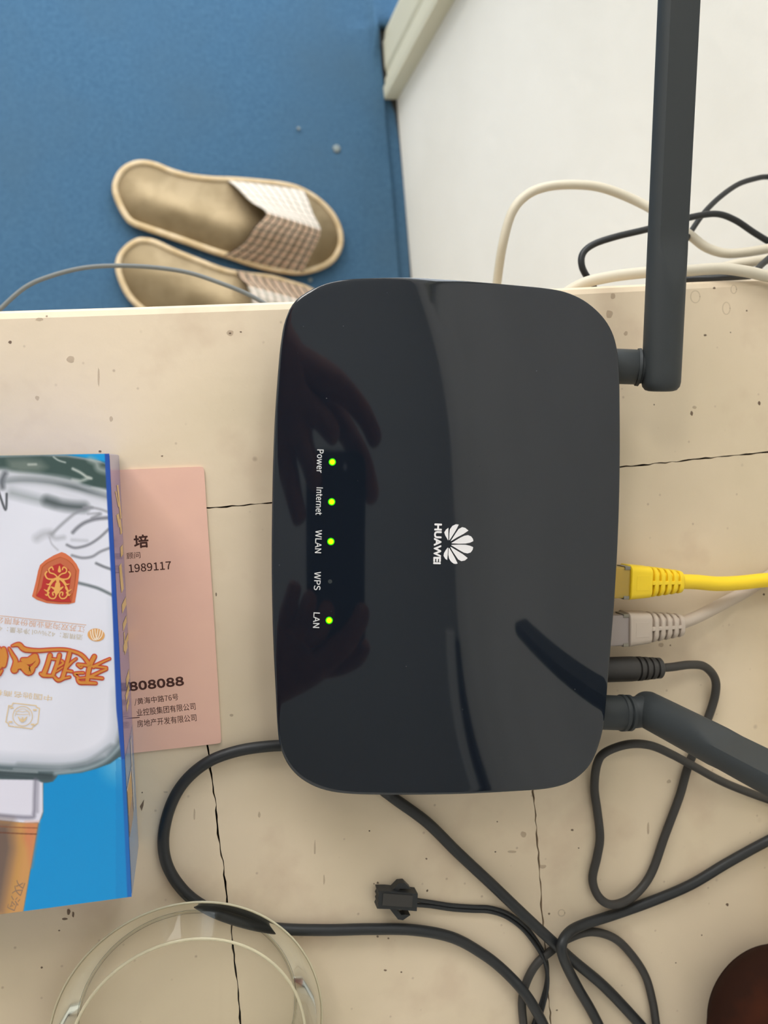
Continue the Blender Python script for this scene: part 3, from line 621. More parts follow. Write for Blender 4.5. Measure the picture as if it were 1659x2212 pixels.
# ---------------------------------------------------------------- slippers
def plaid(name, base, dark, red, pale):
    m = mat(name, base, .9, .1); nt = m.node_tree; N = nt.nodes; L = nt.links; b = bsdf(m)
    uvn = N.new('ShaderNodeUVMap'); sp = N.new('ShaderNodeSeparateXYZ'); L.new(uvn.outputs[0], sp.inputs[0]); cur = None
    def stripe(sock, freq, ph, wd, col, fac):
        nonlocal cur
        a = N.new('ShaderNodeMath'); a.operation = 'MULTIPLY_ADD'; L.new(sock, a.inputs[0]); a.inputs[1].default_value = freq; a.inputs[2].default_value = ph
        f = N.new('ShaderNodeMath'); f.operation = 'FRACT'; L.new(a.outputs[0], f.inputs[0])
        c = N.new('ShaderNodeMath'); c.operation = 'LESS_THAN'; L.new(f.outputs[0], c.inputs[0]); c.inputs[1].default_value = wd
        g = N.new('ShaderNodeMath'); g.operation = 'MULTIPLY'; L.new(c.outputs[0], g.inputs[0]); g.inputs[1].default_value = fac
        mx = N.new('ShaderNodeMix'); mx.data_type = 'RGBA'; L.new(g.outputs[0], mx.inputs[0])
        if cur is None: mx.inputs[6].default_value = lin(base)
        else: L.new(cur, mx.inputs[6])
        mx.inputs[7].default_value = lin(col); cur = mx.outputs[2]
    X, Y = sp.outputs[0], sp.outputs[1]
    stripe(Y, 13, .0, .5, pale, .5); stripe(X, 16, .2, .5, pale, .5)
    stripe(X, 7, .1, .16, red, .55); stripe(Y, 5.6, .55, .2, red, .5)
    stripe(X, 7, .62, .2, dark, .75); stripe(Y, 5.6, .05, .28, dark, .95)
    L.new(cur, b.inputs['Base Color']); return m
M_plaid = plaid('brown_plaid', (188, 166, 136), (62, 50, 44), (150, 84, 70), (222, 208, 188))
M_pale = plaid('pale_plaid', (226, 218, 206), (168, 160, 146), (214, 190, 176), (244, 240, 234))
def slipper(label, outl, back, front, flip):
    root = empty('slipper', label, 'slipper', 'pair of beige open-toed slippers')
    S = lambda q, z: PF(220+q[0]*.33756, 320+q[1]*.33771, z)
    ol = catmull([S(q, .012) for q in outl], 4, True); n = len(ol); c = sum(ol, Vector())/n
    sc = lambda p, s, z: Vector((c.x+(p.x-c.x)*s, c.y+(p.y-c.y)*s, z))
    def inset(d, z, zs=None):
        out = []
        for i, p in enumerate(ol):
            a, b_ = ol[i-3], ol[(i+3) % n]; t = (b_-a); t.z = 0; t.normalize(); nn = Vector((-t.y, t.x, 0))
            if (c-p).dot(nn) < 0 and abs((c-p).normalized().dot(nn)) > .05: nn = -nn
            q = p+nn*d; q.z = z; out.append(q)
        return out
    obj('sole', *loft([inset(.003, .0092), inset(.0005, .0098), inset(0, .011), inset(.002, .016)]), M_rubber, root, smooth=True)
    bnd = [inset(.0, .0125), inset(-.0006, .0150), inset(.0006, .0180), inset(.0028, .0192), inset(.0052, .0182), inset(.0064, .0160)]
    obj('binding', *loft(bnd, cap=False), M_bind, root, smooth=True)
    rg = [inset(.0060, .0166), inset(.0085, .0150)]
    base = inset(.0085, .015)
    for s in (.85, .65, .45, .25, .08):
        rg.append([Vector((c.x+(p.x-c.x)*s, c.y+(p.y-c.y)*s, .0140+.0011*noise.noise(Vector((p.x*40*s, p.y*40*s, 1))))) for p in base])
    o = obj('insole', *loft(rg[::-1], cap=True), M_beige, root, smooth=True)
    # strap: two cloth panels meeting in a seam along the instep
    ns, nt_ = 24, 14
    bk = catmull([S(q[:2], q[2]) for q in back], 6); fr = catmull([S(q[:2], q[2]) for q in front], 6); m_ = len(bk)
    half = (m_-1)//2
    for part, (i0, i1) in enumerate(((0, half), (half, m_-1))):
        V = []; uv = []; Fc = []; w_ = i1-i0+1
        for lay in (0, -.0016):
            for i in range(i0, i1+1):
                for j in range(nt_+1):
                    t = j/nt_; q = bk[i].lerp(fr[i], t); q.z += lay+.002*math.sin(math.pi*t); V.append(q); uv.append(((i-i0)/(w_-1)*1.0, t*1.6))
        nn = nt_+1; off_ = w_*nn
        for i in range(w_-1):
            for j in range(nt_):
                a = i*nn+j; Fc.append((a, a+1, a+nn+1, a+nn)); Fc.append((off_+a, off_+a+nn, off_+a+nn+1, off_+a+1))
        for i in range(w_-1):
            a = i*nn; Fc.append((a, a+nn, off_+a+nn, off_+a)); a += nt_; Fc.append((a, off_+a, off_+a+nn, a+nn))
        mm = (M_pale, M_plaid)[part ^ flip]
        o = obj('strap_panel', V, Fc, mm, root, smooth=True, uv=uv)
        o['label'] = ('pale checked strap panel', 'brown checked strap panel')[part ^ flip]
    return root
o1 = [(70, 280), (82, 200), (130, 130), (200, 92), (270, 84), (350, 100), (450, 140), (560, 170), (700, 187), (850, 193), (1000, 205), (1150, 222), (1260, 250), (1370, 310), (1460, 390), (1515, 475), (1540, 560), (1535, 640), (1500, 710), (1440, 762), (1340, 800), (1240, 812), (1100, 795), (950, 757), (830, 715), (700, 675), (560, 625), (400, 570), (280, 530), (190, 495), (148, 455), (105, 380)]
slipper('beige open-toed slipper with checked strap, the fully visible upper one on the carpet', o1,
        [(800, 205, .018), (860, 250, .034), (950, 340, .048), (1050, 412, .055), (975, 505, .052), (900, 610, .036), (780, 688, .018)],
        [(1290, 268, .018), (1320, 330, .030), (1355, 425, .040), (1402, 525, .044), (1378, 610, .040), (1330, 705, .030), (1285, 800, .018)], 0)
o2 = [(92, 790), (100, 700), (150, 630), (220, 585), (280, 580), (350, 595), (470, 650), (620, 710), (780, 770), (930, 800), (1080, 815), (1200, 850), (1320, 890), (1430, 960), (1510, 1050), (1560, 1150), (1560, 1250), (1500, 1340), (1400, 1390), (1250, 1400), (1050, 1370), (850, 1310), (650, 1230), (480, 1160), (320, 1090), (210, 1010), (140, 920)]
slipper('beige open-toed slipper partly hidden under the desk edge, below its pair', o2,
        [(860, 785, .018), (868, 800, .030), (880, 830, .046), (930, 880, .055), (960, 990, .052), (940, 1120, .036), (880, 1310, .018)],
        [(1330, 895, .018), (1345, 920, .026), (1370, 960, .036), (1400, 1010, .044), (1400, 1120, .040), (1370, 1250, .030), (1320, 1395, .018)], 1)
# ---------------------------------------------------------------- pink business card
ZC = lambda x, y: .0007
card = empty('business_card', 'pink card with dark printed numbers and characters, half under the blue box', 'card')
cq = [(60, 1024), (262, 1015), (430, 1008), (438, 1009), (441, 1016), (447, 1110), (460, 1300), (471, 1480), (478, 1598), (476, 1604), (470, 1606), (300, 1625), (80, 1650)]
obj('card_stock', *prism([P(a, b_, .0005) for a, b_ in cq], DESK+.0001, DESK+.0007), M_card, card)
for s, a, b_, hh, bo in (('培', (291, 1184), (321, 1181.5), 27, 1.8), ('顾问', (274, 1208), (303.5, 1205.5), 13.5, 0), ('1989117', (279, 1236.5), (370, 1229), 16.5, .6), ('808088', (281, 1492), (397, 1479.5), 17.5, 2.2), ('/黄海中路76号', (291, 1524.5), (386, 1513.5), 15.5, 0), ('业控股集团有限公司', (296, 1547.5), (423, 1533), 15.5, 0), ('房地产开发有限公司', (297, 1571.5), (425, 1557.5), 15.5, 0)):
    place_text('printed_line', s, a, b_, hh, ZC, M_ink, card, bo, s.isdigit())
obj('printed_line', *stroke_geo([(286, 1551), (301, 1549.5)], 1.6, ZC, .00005), M_ink, card)
# ---------------------------------------------------------------- liquor box with printed bottle
HB = .034; ZB = lambda x, y: HB
bx = empty('liquor_box', 'blue and white box printed with a glass bottle and orange characters, lying flat', 'box')
def xr(t): return 236+48*t
TLx = -330
tl, tr, br, bl = P(TLx, 990, HB), P(236, 980, HB), P(284.5, 1937, HB), P(-300, 2016, HB)
def bprism(c, z0, z1, r=.0008):
    ring = []
    for i, q in enumerate(c):
        a, b_ = c[i-1], c[(i+1) % 4]; e1 = (a-q).normalized(); e2 = (b_-q).normalized()
        for k in range(5):
            t = k/4; ring.append(q+(e1*(1-t)**2+e2*t**2)*r)
    return ring
ring = bprism([tl, tr, br, bl], 0, 0)
M_bside = mat('box_side_print', (66, 92, 176), .12, .7); M_bblue = mat('box_blue', (28, 140, 205), .25, .5)
V, Fc = loft([[Vector((q.x, q.y, z)) for q in ring] for z in (DESK+.0009, DESK+HB-.0002)])
obj('carton', V, Fc, M_bside, bx)
# printed picture on the lid: colours of the print held per vertex on a fine grid
GX, GY = 190, 640
S_, T_ = np.meshgrid(np.linspace(0, 1, GX), np.linspace(0, 1, GY))
L0, L1 = (-30, 984.8), (-30, 1979.5)
LX = L0[0]+(L1[0]-L0[0])*T_; LY = L0[1]+(L1[1]-L0[1])*T_; RX_ = 236+48.5*T_; RY_ = 980+957*T_
X = LX+(RX_-LX)*S_; Y = LY+(RY_-LY)*S_
def segd(pts, closed):
    pts = np.array(pts, float); n_ = len(pts); d = np.full(X.shape, 1e9)
    for i in range(n_ if closed else n_-1):
        a = pts[i]; b_ = pts[(i+1) % n_]; ab = b_-a; t = np.clip(((X-a[0])*ab[0]+(Y-a[1])*ab[1])/(ab@ab+1e-9), 0, 1)
        d = np.minimum(d, np.hypot(X-a[0]-t*ab[0], Y-a[1]-t*ab[1]))
    return d
def inside(pts):
    r = np.zeros(X.shape, bool); n_ = len(pts)
    for i in range(n_):
        (x1_, y1_), (x2_, y2_) = pts[i], pts[(i+1) % n_]
        if y1_ == y2_: continue
        c_ = (y1_ > Y) != (y2_ > Y); r ^= c_ & (X < (x2_-x1_)*(Y-y1_)/(y2_-y1_)+x1_)
    return r
IMG = np.zeros(X.shape+(3,)); IMG[:] = (228, 229, 243)
def fill(pts, col, soft=1.5, a=1.0):
    d = segd(pts, True)*np.where(inside(pts), 1, -1); m_ = np.clip(d/soft*.5+.5, 0, 1)[..., None]*a; IMG[:] = IMG*(1-m_)+np.array(col)*m_
def line(pts, col, wd, soft=1.5, a=1.0):
    ps = [(v.x, v.y) for v in catmull([(p[0], p[1], 0) for p in pts], 5)]
    d = wd/2-segd(ps, False); m_ = np.clip(d/soft*.5+.5, 0, 1)[..., None]*a; IMG[:] = IMG*(1-m_)+np.array(col)*m_
k7 = lambda L_: [(a*.18083, 980+b_*.18083) for a, b_ in L_]
k4 = lambda L_: [(a*.31344, 1440+b_*.31344) for a, b_ in L_]
IMG[:] += (np.sin(X/37+Y/61)[..., None]*2.0)
fill(k7([(-200, -60), (1500, -60), (1500, 150), (1290, 130), (1200, 90), (1000, 50), (800, 20), (500, 8), (200, 18), (-200, 40)]), (30, 155, 222), 1.5)
fill(k7([(-200, -60), (300, -60), (440, 0), (300, 14), (-200, 30)]), (205, 200, 160), 3)
fill(k7([(-200, 40), (200, 22), (500, 12), (800, 24), (1000, 55), (1200, 98), (1500, 150), (1500, 470), (1100, 400), (900, 345), (700, 300), (500, 262), (300, 235), (60, 205), (-200, 190)]), (66, 86, 84), 5)
fill(k7([(90, 70), (300, 60), (480, 90), (560, 160), (470, 215), (250, 225), (110, 190)]), (122, 134, 128), 9, .8)
line(k7([(340, 130), (430, 128)]), (200, 205, 200), 3, 3)
line(k7([(640, 40), (700, 80), (780, 105)]), (200, 208, 205), 2.5, 2)
line(k7([(870, 180), (960, 225), (1040, 280), (1090, 295)]), (215, 220, 216), 4, 3)
line(k7([(870, 315), (960, 325), (1060, 290)]), (190, 198, 194), 5, 4)
line(k7([(1080, 70), (1150, 110), (1180, 180), (1290, 215)]), (170, 180, 178), 8, 8)
line(k7([(1290, 470), (1200, 440), (1100, 420)]), (205, 210, 214), 5, 4)
line(k7([(-60, 235), (40, 225), (150, 262), (400, 285), (700, 318), (900, 362)]), (200, 203, 212), 13, 9)
line(k7([(60, 340), (300, 325), (600, 350), (900, 410), (1100, 470), (1350, 545)]), (92, 102, 106), 13, 7)
line(k7([(70, 390), (300, 385), (600, 420), (850, 500), (1050, 545), (1300, 585)]), (214, 216, 228), 18, 12)
line(k7([(140, 470), (300, 510), (500, 560), (650, 590)]), (150, 158, 164), 12, 12)
line(k7([(560, 560), (700, 605), (850, 630), (1000, 640)]), (78, 88, 92), 17, 10)
line(k7([(1000, 640), (1100, 645), (1200, 665), (1300, 700)]), (150, 152, 162), 4, 3)
line(k7([(60, 240), (20, 320), (30, 400)]), (90, 96, 104), 9, 6)
line(k7([(-20, 440), (65, 670), (80, 480)]), (60, 64, 70), 4, 2)
line(k7([(620, 960), (700, 880), (800, 790), (900, 710), (1000, 665), (1100, 645)]), (140, 142, 152), 4, 4)
line(k7([(440, 1010), (520, 960), (600, 950)]), (160, 162, 170), 10, 10, .7)
line(k7([(600, 960), (660, 1010), (760, 1000)]), (160, 162, 172), 6, 6, .7)
line(k7([(870, 940), (930, 880), (1020, 820), (1150, 780), (1300, 765)]), (96, 98, 108), 5, 4)
line(k7([(1050, 720), (1180, 710)]), (160, 162, 172), 3, 3)
line(k7([(1100, 770), (1200, 720)]), (130, 132, 142), 4, 4)
line(k7([(800, 1090), (900, 1125), (1050, 1090), (1180, 1010), (1300, 900)]), (110, 112, 122), 4, 3)
line(k7([(590, 1000), (620, 1080), (690, 1150)]), (180, 180, 192), 2.5, 2.5)
line(k7([(860, 1215), (980, 1245), (1100, 1230), (1200, 1170), (1330, 1120)]), (120, 122, 132), 4, 3)
line(k7([(1150, 1310), (1240, 1350), (1340, 1385)]), (96, 100, 108), 4, 3)
line(k7([(940, 1545), (1080, 1580), (1200, 1620), (1360, 1700)]), (96, 106, 112), 5, 3)
line(k7([(860, 1030), (1040, 1040)]), (190, 192, 204), 4, 4)
# bottle shoulder, neck and cap
body_ = [(-200, 1600), (-200, 1647), (0, 1650), (80, 1655), (130, 1658), (188, 1648), (236, 1630), (256, 1602), (262, 1560), (400, 1400), (400, 2100), (-200, 2100)]
fill([(-200, 1650), (0, 1650), (80, 1655), (130, 1658), (188, 1648), (228, 1632), (250, 1605), (258, 1575), (270, 1565), (400, 1560), (400, 2100), (-200, 2100)], (82, 98, 104), 6)
line([(-40, 1640), (60, 1646), (130, 1650), (185, 1640), (228, 1618), (252, 1580), (256, 1500)], (176, 184, 198), 16, 16, .75)
line([(40, 1652), (130, 1655), (190, 1645), (240, 1612)], (120, 132, 140), 6, 7, .8)
line([(120, 1670), (180, 1662), (228, 1642), (262, 1608)], (166, 182, 192), 5, 5)
line([(-40, 1664), (30, 1668), (110, 1676)], (54, 66, 72), 4, 4)
line([(30, 1661), (90, 1664), (150, 1664)], (150, 160, 168), 3, 3)
line([(246, 1300), (252, 1450), (255, 1520)], (196, 204, 220), 12, 14, .6)

fill(k4([(900, 600), (820, 625), (760, 668), (660, 705), (560, 732), (400, 747), (385, 770), (365, 792), (330, 800), (300, 802), (298, 900), (300, 1000), (290, 1040), (268, 1075), (160, 1690), (150, 1900), (1100, 1900), (1100, 600)]), (24, 146, 214), 1.6)
glow = np.clip(1-np.hypot((X-262)/60, (Y-1650)/60), 0, 1)[..., None]*np.where(X > 120, 1, 0)[..., None]*(IMG[..., 2:3] > 180)*(IMG[..., 0:1] < 80)
IMG = IMG*(1-glow*.6)+np.array((170, 210, 235))*glow*.6
line([(-40, 1672), (0, 1674), (60, 1680), (110, 1680)], (70, 82, 88), 7, 5)
line([(-40, 1660), (20, 1665), (80, 1668)], (160, 170, 176), 3, 3)
fill(k4([(-100, 775), (240, 780), (295, 800), (296, 1000), (270, 1075), (180, 1080), (-100, 1050)]), (226, 224, 240), 2)
line(k4([(245, 780), (240, 900), (235, 1010), (200, 1040), (-60, 1020)]), (120, 118, 136), 5, 5)
line(k4([(262, 790), (258, 1000)]), (170, 168, 186), 4, 4)
fill(k4([(-100, 1052), (180, 1078), (262, 1078), (160, 1690), (-100, 1720)]), (206, 152, 96), 1.5)
fill(k4([(-100, 1052), (80, 1068), (100, 1250), (20, 1690), (-100, 1720)]), (116, 98, 90), 16)
fill(k4([(180, 1078), (262, 1078), (215, 1380), (190, 1250), (150, 1180)]), (212, 132, 96), 8, .8)
line(k4([(60, 1690), (130, 1350), (150, 1150)]), (190, 146, 84), 8, 8, .7)
line(k4([(-60, 1098), (120, 1108), (255, 1112)]), (140, 84, 60), 1.6, 1.5)
line(k4([(-60, 1140), (120, 1150), (250, 1154)]), (110, 62, 46), 1.8, 1.5)
# blue folded edge along the right side
fill([(226, 900), (226, 980), (240, 1250), (251, 1530), (262, 1640), (275, 1937), (277, 2050), (330, 2050), (330, 900)], (44, 84, 170), 1.2)
IMG = np.where(((Y > 1640) & (X > 250))[..., None], IMG*.55+np.array((30, 130, 200))*.45, IMG)
IMG = np.clip(IMG*.985, 0, 255)
verts = [P(a, b_, HB) for a, b_ in zip(X.ravel(), Y.ravel())]
Fc = [(j*GX+i, j*GX+i+1, (j+1)*GX+i+1, (j+1)*GX+i) for j in range(GY-1) for i in range(GX-1)]
M_art = bpy.data.materials.new('box_lid_print'); M_art.use_nodes = True; b = bsdf(M_art); b.inputs['Roughness'].default_value = .3
at = M_art.node_tree.nodes.new('ShaderNodeAttribute'); at.attribute_name = 'print'; M_art.node_tree.links.new(at.outputs['Color'], b.inputs['Base Color'])
lid = obj('printed_picture', verts, Fc, M_art, bx)
ca = lid.data.color_attributes.new('print', 'FLOAT_COLOR', 'POINT')
cc = IMG.reshape(-1, 3)/255; cl = np.where(cc <= .04045, cc/12.92, ((cc+.055)/1.055)**2.4); cl = np.hstack([cl, np.ones((len(cl), 1))])
ca.data.foreach_set('color', cl.astype(np.float32).ravel())
# crisp print: shield emblem
M_or = mat('orange_print', (212, 112, 74), .5); M_red = mat('red_print', (184, 46, 46), .5); M_gold = mat('gold_print', (232, 170, 92), .5)
M_dor = mat('dark_orange_print', (186, 92, 50), .4); M_pgold = mat('pale_gold_print', (226, 200, 160), .5); M_psal = mat('salmon_print', (224, 178, 150), .5)
M_lo = mat('logo_orange', (208, 136, 58), .5); M_lr = mat('logo_red', (204, 78, 58), .5)
def pb(name, q, m, th, sm=0): return poly(name, k7(q), ZB, m, bx, th, sm)
def lines(name, ls, m, th, kf=k7, sc=.18083):
    return obj(name, *join([stroke_geo(kf(p_), [w_*sc for w_ in wd] if isinstance(wd, list) else wd*sc, ZB, th+i_*4e-6) for i_, (p_, wd) in enumerate(ls)]), m, bx)
shield = [(735, 1175), (640, 1215), (540, 1275), (478, 1330), (455, 1400), (430, 1520), (405, 1620), (382, 1705), (440, 1745), (560, 1785), (700, 1797), (820, 1797), (895, 1778), (912, 1680), (935, 1520), (948, 1390), (915, 1320), (850, 1240), (780, 1190)]
pb('shield_emblem', shield, M_or, .00006)
pb('shield_panel', [(720, 1232), (640, 1262), (560, 1300), (500, 1350), (480, 1440), (455, 1560), (425, 1690), (560, 1758), (700, 1775), (850, 1776), (868, 1690), (895, 1560), (915, 1400), (870, 1320), (800, 1262)], M_dor, .0001)
pb('shield_panel', [(725, 1240), (645, 1272), (570, 1310), (515, 1355), (495, 1440), (470, 1560), (440, 1685), (480, 1640), (840, 1690), (872, 1660), (888, 1560), (905, 1400), (860, 1325), (795, 1270)], mat('orange_print_mid', (196, 104, 70), .5), .00013)
pb('shield_field', [(720, 1310), (640, 1335), (560, 1400), (520, 1470), (495, 1600), (430, 1700), (560, 1752), (720, 1772), (850, 1772), (815, 1680), (835, 1560), (850, 1450), (820, 1380)], M_red, .00016, 0)
cur = []
for sx in (-1, 1):
    mir = lambda q: [((690+sx*(a-0)), b_) for a, b_ in q]
    cur += [(mir([(0, 1480), (40, 1440), (95, 1420), (105, 1380), (70, 1355), (55, 1385)]), 16), (mir([(5, 1480), (60, 1500), (125, 1490), (150, 1440), (130, 1410)]), 18),
            (mir([(5, 1485), (60, 1530), (100, 1590), (120, 1660), (95, 1720), (45, 1730), (20, 1695), (35, 1655), (60, 1660), (55, 1690)]), 16),
            (mir([(65, 1515), (100, 1560), (140, 1555)]), [26, 20, 5]), (mir([(100, 1600), (125, 1640), (165, 1620)]), [30, 22, 5]), (mir([(110, 1660), (130, 1690), (150, 1680)]), [26, 20, 8])]
lines('shield_scroll', cur, M_gold, .0002)
lines('shield_scroll', [([(690, 1500), (690, 1520)], 40), ([(690, 1560), (680, 1640)], [60, 70]), ([(610, 1590), (690, 1625), (755, 1590)], [10, 45, 10]), ([(680, 1640), (680, 1680)], [50, 16]), ([(710, 1345), (710, 1400)], [12, 40])], M_gold, .0002)
k5 = lambda L_: [(a*.15672, 1340+b_*.15674) for a, b_ in L_]
st_ = [([(1300, 500), (1235, 640), (1200, 840)], [62, 66, 60]), ([(1512, 530), (1400, 580), (1290, 640)], [30, 36, 50]), ([(1465, 655), (1350, 640), (1230, 630)], 38), ([(1075, 612), (1150, 615), (1230, 625)], [50, 40, 50]), ([(1075, 620), (1110, 650), (1130, 640)], 34),
       ([(1465, 675), (1360, 720), (1250, 775)], [36, 40, 50]), ([(1410, 800), (1320, 790), (1230, 780)], [40, 40, 50]), ([(1150, 725), (1085, 725), (1025, 738), (1075, 785)], 34), ([(1320, 868), (1200, 860), (1100, 855), (1060, 800)], [42, 52, 52, 30]), ([(1070, 800), (1180, 790)], 30),
       ([(960, 450), (910, 640), (860, 800)], [60, 58, 60]), ([(1050, 530), (990, 575), (925, 640)], [30, 36, 44]), ([(870, 800), (800, 825), (740, 770)], [50, 50, 40]), ([(960, 782), (850, 805)], [32, 44]), ([(990, 705), (890, 690)], [36, 40]),
       ([(820, 480), (780, 620), (730, 755)], [56, 54, 56]), ([(690, 485), (650, 620), (600, 750)], [64, 62, 70]), ([(700, 530), (800, 540)], 34), ([(560, 735), (610, 760), (740, 765)], [40, 50, 40]), ([(850, 560), (870, 590), (800, 640)], 38), ([(780, 705), (860, 650)], 30),
       ([(165, 352), (260, 335), (340, 400), (520, 418), (720, 405), (900, 405), (1060, 445), (1150, 500), (1225, 600)], [24, 64, 68, 52, 46, 44, 46, 50, 56]),
       ([(125, 385), (170, 470), (215, 560), (200, 680)], [30, 50, 64, 100]), ([(200, 650), (300, 620), (400, 700), (460, 640)], [80, 110, 120, 60]), ([(310, 545), (400, 560), (480, 505)], [60, 110, 100]), ([(480, 490), (515, 560), (480, 620)], [60, 60, 70]),
       ([(50, 400), (60, 500), (50, 620)], [70, 100, 70]), ([(-20, 400), (20, 520), (-10, 640)], 80), ([(25, 690), (-10, 740)], [34, 50])]
lines('brush_characters', [(p_, [w_+22 for w_ in wd] if isinstance(wd, list) else wd+22) for p_, wd in st_], M_lr, .00007, k5, .15672)['label'] = 'orange brush-style characters outlined in red'
lines('brush_characters', [(p_, [max(6, w_-12) for w_ in wd] if isinstance(wd, list) else max(6, wd-12)) for p_, wd in st_], M_lo, .00021, k5, .15672)
place_text('printed_line', '江苏双沟酒业股份有限公司', (184, 1352.5), (-24, 1330), 14, ZB, M_psal, bx)
obj('printed_line', *stroke_geo([(186, 1350), (-28, 1327)], 1.3, ZB, .00005), M_psal, bx)
place_text('printed_line', '酒精度：42%vol 净含量：45', (179, 1371), (-10, 1351), 12, ZB, mat('grey_gold_print', (208, 196, 178), .5), bx)
place_text('printed_line', '中国驰名商标', (113, 1502), (-14, 1488.5), 13, ZB, M_pgold, bx)
poly('oval_logo', [(207.7+18.6*math.cos(t), 1371.5+14*math.sin(t)+1*math.cos(t)) for t in [2*math.pi*k/28 for k in range(28)]], ZB, mat('oval_orange', (226, 168, 104), .4), bx, .00006)
lines('oval_logo_lines', [([(1275, 130), (1285, 210), (1320, 270), (1365, 215), (1385, 130)], 15), ([(1310, 125), (1318, 200), (1350, 262), (1400, 215), (1415, 150)], 13), ([(1245, 150), (1262, 230), (1300, 272), (1335, 215), (1350, 125)], 13)], mat('oval_white', (244, 226, 206), .4), .00012, k5, .15672)
sq = [(180, 1140), (500, 1175), (500, 1195), (545, 1215), (520, 1420), (500, 1430), (450, 1470), (440, 1495), (120, 1455), (115, 1420), (80, 1400), (120, 1175), (160, 1180), (180, 1140)]
fr_ = [([sq[i], sq[i+1]], 13) for i in range(len(sq)-1)]
fr_ += [([(312+135*math.cos(t), 1320+135*math.sin(t)) for t in [2*math.pi*k/20 for k in range(21)]], 10), ([(312+100*math.cos(t), 1320+100*math.sin(t)) for t in [math.pi+math.pi*k/10 for k in range(11)]], 6), ([(215, 1260), (260, 1250), (312, 1262), (360, 1250), (410, 1265)], 7), ([(215, 1290), (312, 1296), (410, 1292)], 7),
        ([(250, 1330), (280, 1370), (300, 1400)], [10, 30, 10]), ([(370, 1330), (340, 1370), (315, 1400)], [10, 30, 10]), ([(310, 1340), (305, 1395)], 20)]
fr_ += [([(a-16, b_), (a+16, b_)], 22) for a, b_ in ((160, 1205), (480, 1235), (145, 1400), (450, 1435))]
lines('square_mark', fr_, M_pgold, .00006, k5, .15672)
place_text('printed_line', '双沟', (36, 1900), (14, 1962), 22, ZB, mat('cap_print', (150, 120, 96), .5), bx)
# side print, on the long side face
def sidept(t, f, out=.00008):               # t along the edge (0 top of picture), f 0 top edge .. 1 desk
    q = tr.lerp(br, t); dd = (br-tr).normalized(); nn = Vector((-dd.y, dd.x, 0)); 
    if nn.x < 0: nn = -nn
    return Vector((q.x, q.y, DESK+.001+(HB-.0012)*(1-f)))+nn*out
def spatch(y0_, y1_, f0, f1, m, name='side_print', skew=0, out=.00008):
    t0, t1 = (y0_-980)/957, (y1_-980)/957
    return obj(name, [sidept(t0, f0, out), sidept(t1, f0+skew, out), sidept(t1, f1+skew, out), sidept(t0, f1, out)], [(0, 1, 2, 3)], m, bx)
M_sg = mat('side_gold', (226, 196, 120), .3); 
spatch(1632, 1936, 0.0, 1.0, mat('side_blue', (30, 130, 200), .15, .6), 'side_panel')
spatch(982, 1632, 0.0, 1.0, mat('side_mauve', (112, 112, 176), .15, .6), 'side_panel', out=.00005)
for y0_, y1_, f0, f1, sk in ((1062, 1100, .35, .45, .25), (1050, 1130, .55, .72, .2), (1114, 1146, .35, .6, .2), (1130, 1165, .6, .8, .1), (1192, 1215, .6, .9, 0), (1228, 1292, .35, .62, .12), (1318, 1338, .45, .95, 0), (1361, 1378, .45, .9, 0), (1385, 1408, .5, .6, 0), (1408, 1424, .4, 1, 0), (1424, 1436, .5, .85, 0), (1490, 1512, .5, .9, 0), (1518, 1536, .35, .8, .05), (1545, 1560, .4, .7, 0)):
    spatch(y0_, y1_, f0, f1, M_sg, 'side_print', sk, .00012)
spatch(1706, 1765, .05, .55, mat('side_cap', (206, 158, 84), .25), 'side_print', 0, .00014)
spatch(1765, 1812, .05, .55, mat('side_cap_edge', (168, 140, 120), .25), 'side_print', 0, .00014)
spatch(1700, 1706, .0, .75, mat('side_silver', (190, 190, 196), .25), 'side_print', 0, .00016)
spatch(1640, 1812, .60, .75, mat('side_silver2', (198, 196, 200), .25), 'side_print', 0, .00016)
# ---------------------------------------------------------------- clear glass dish, lower left
g0 = P(409.7, 2229, .009); gc = (g0.x, g0.y)
dish = empty('glass_dish', 'round clear glass dish with a raised inner ring at the lower left corner', 'glass')
prof = [(.0355, .0006), (.0385, .0035), (.0410, .0062), (.0425, .0082), (.0430, .0092), (.0424, .0108), (.0408, .0132), (.0385, .0160), (.0368, .0182), (.0358, .0190), (.0330, .0196), (.0250, .0215), (.0150, .0232), (.0050, .0240), (.0005, .0241)]
obj('body', *lathe([(r, DESK+z) for r, z in prof], gc[0], gc[1], 96, False), M_glass, dish, smooth=True)
def torus(r, z, q, m, nm): return obj(nm, *lathe([(r+q*math.cos(a), DESK+z+q*math.sin(a)) for a in [2*math.pi*k/10 for k in range(11)]], gc[0], gc[1], 96, False), m, dish, smooth=True)
M_rim = mat('glass_rim', (236, 228, 200), .15, .6, **{'Transmission Weight': .45, 'IOR': 1.3})
torus(.0430, .0092, .00038, M_rim, 'outer_rim'); torus(.0362, .0187, .00050, M_rim, 'inner_ring'); torus(.0353, .0006, .0004, M_glass, 'base_ring')
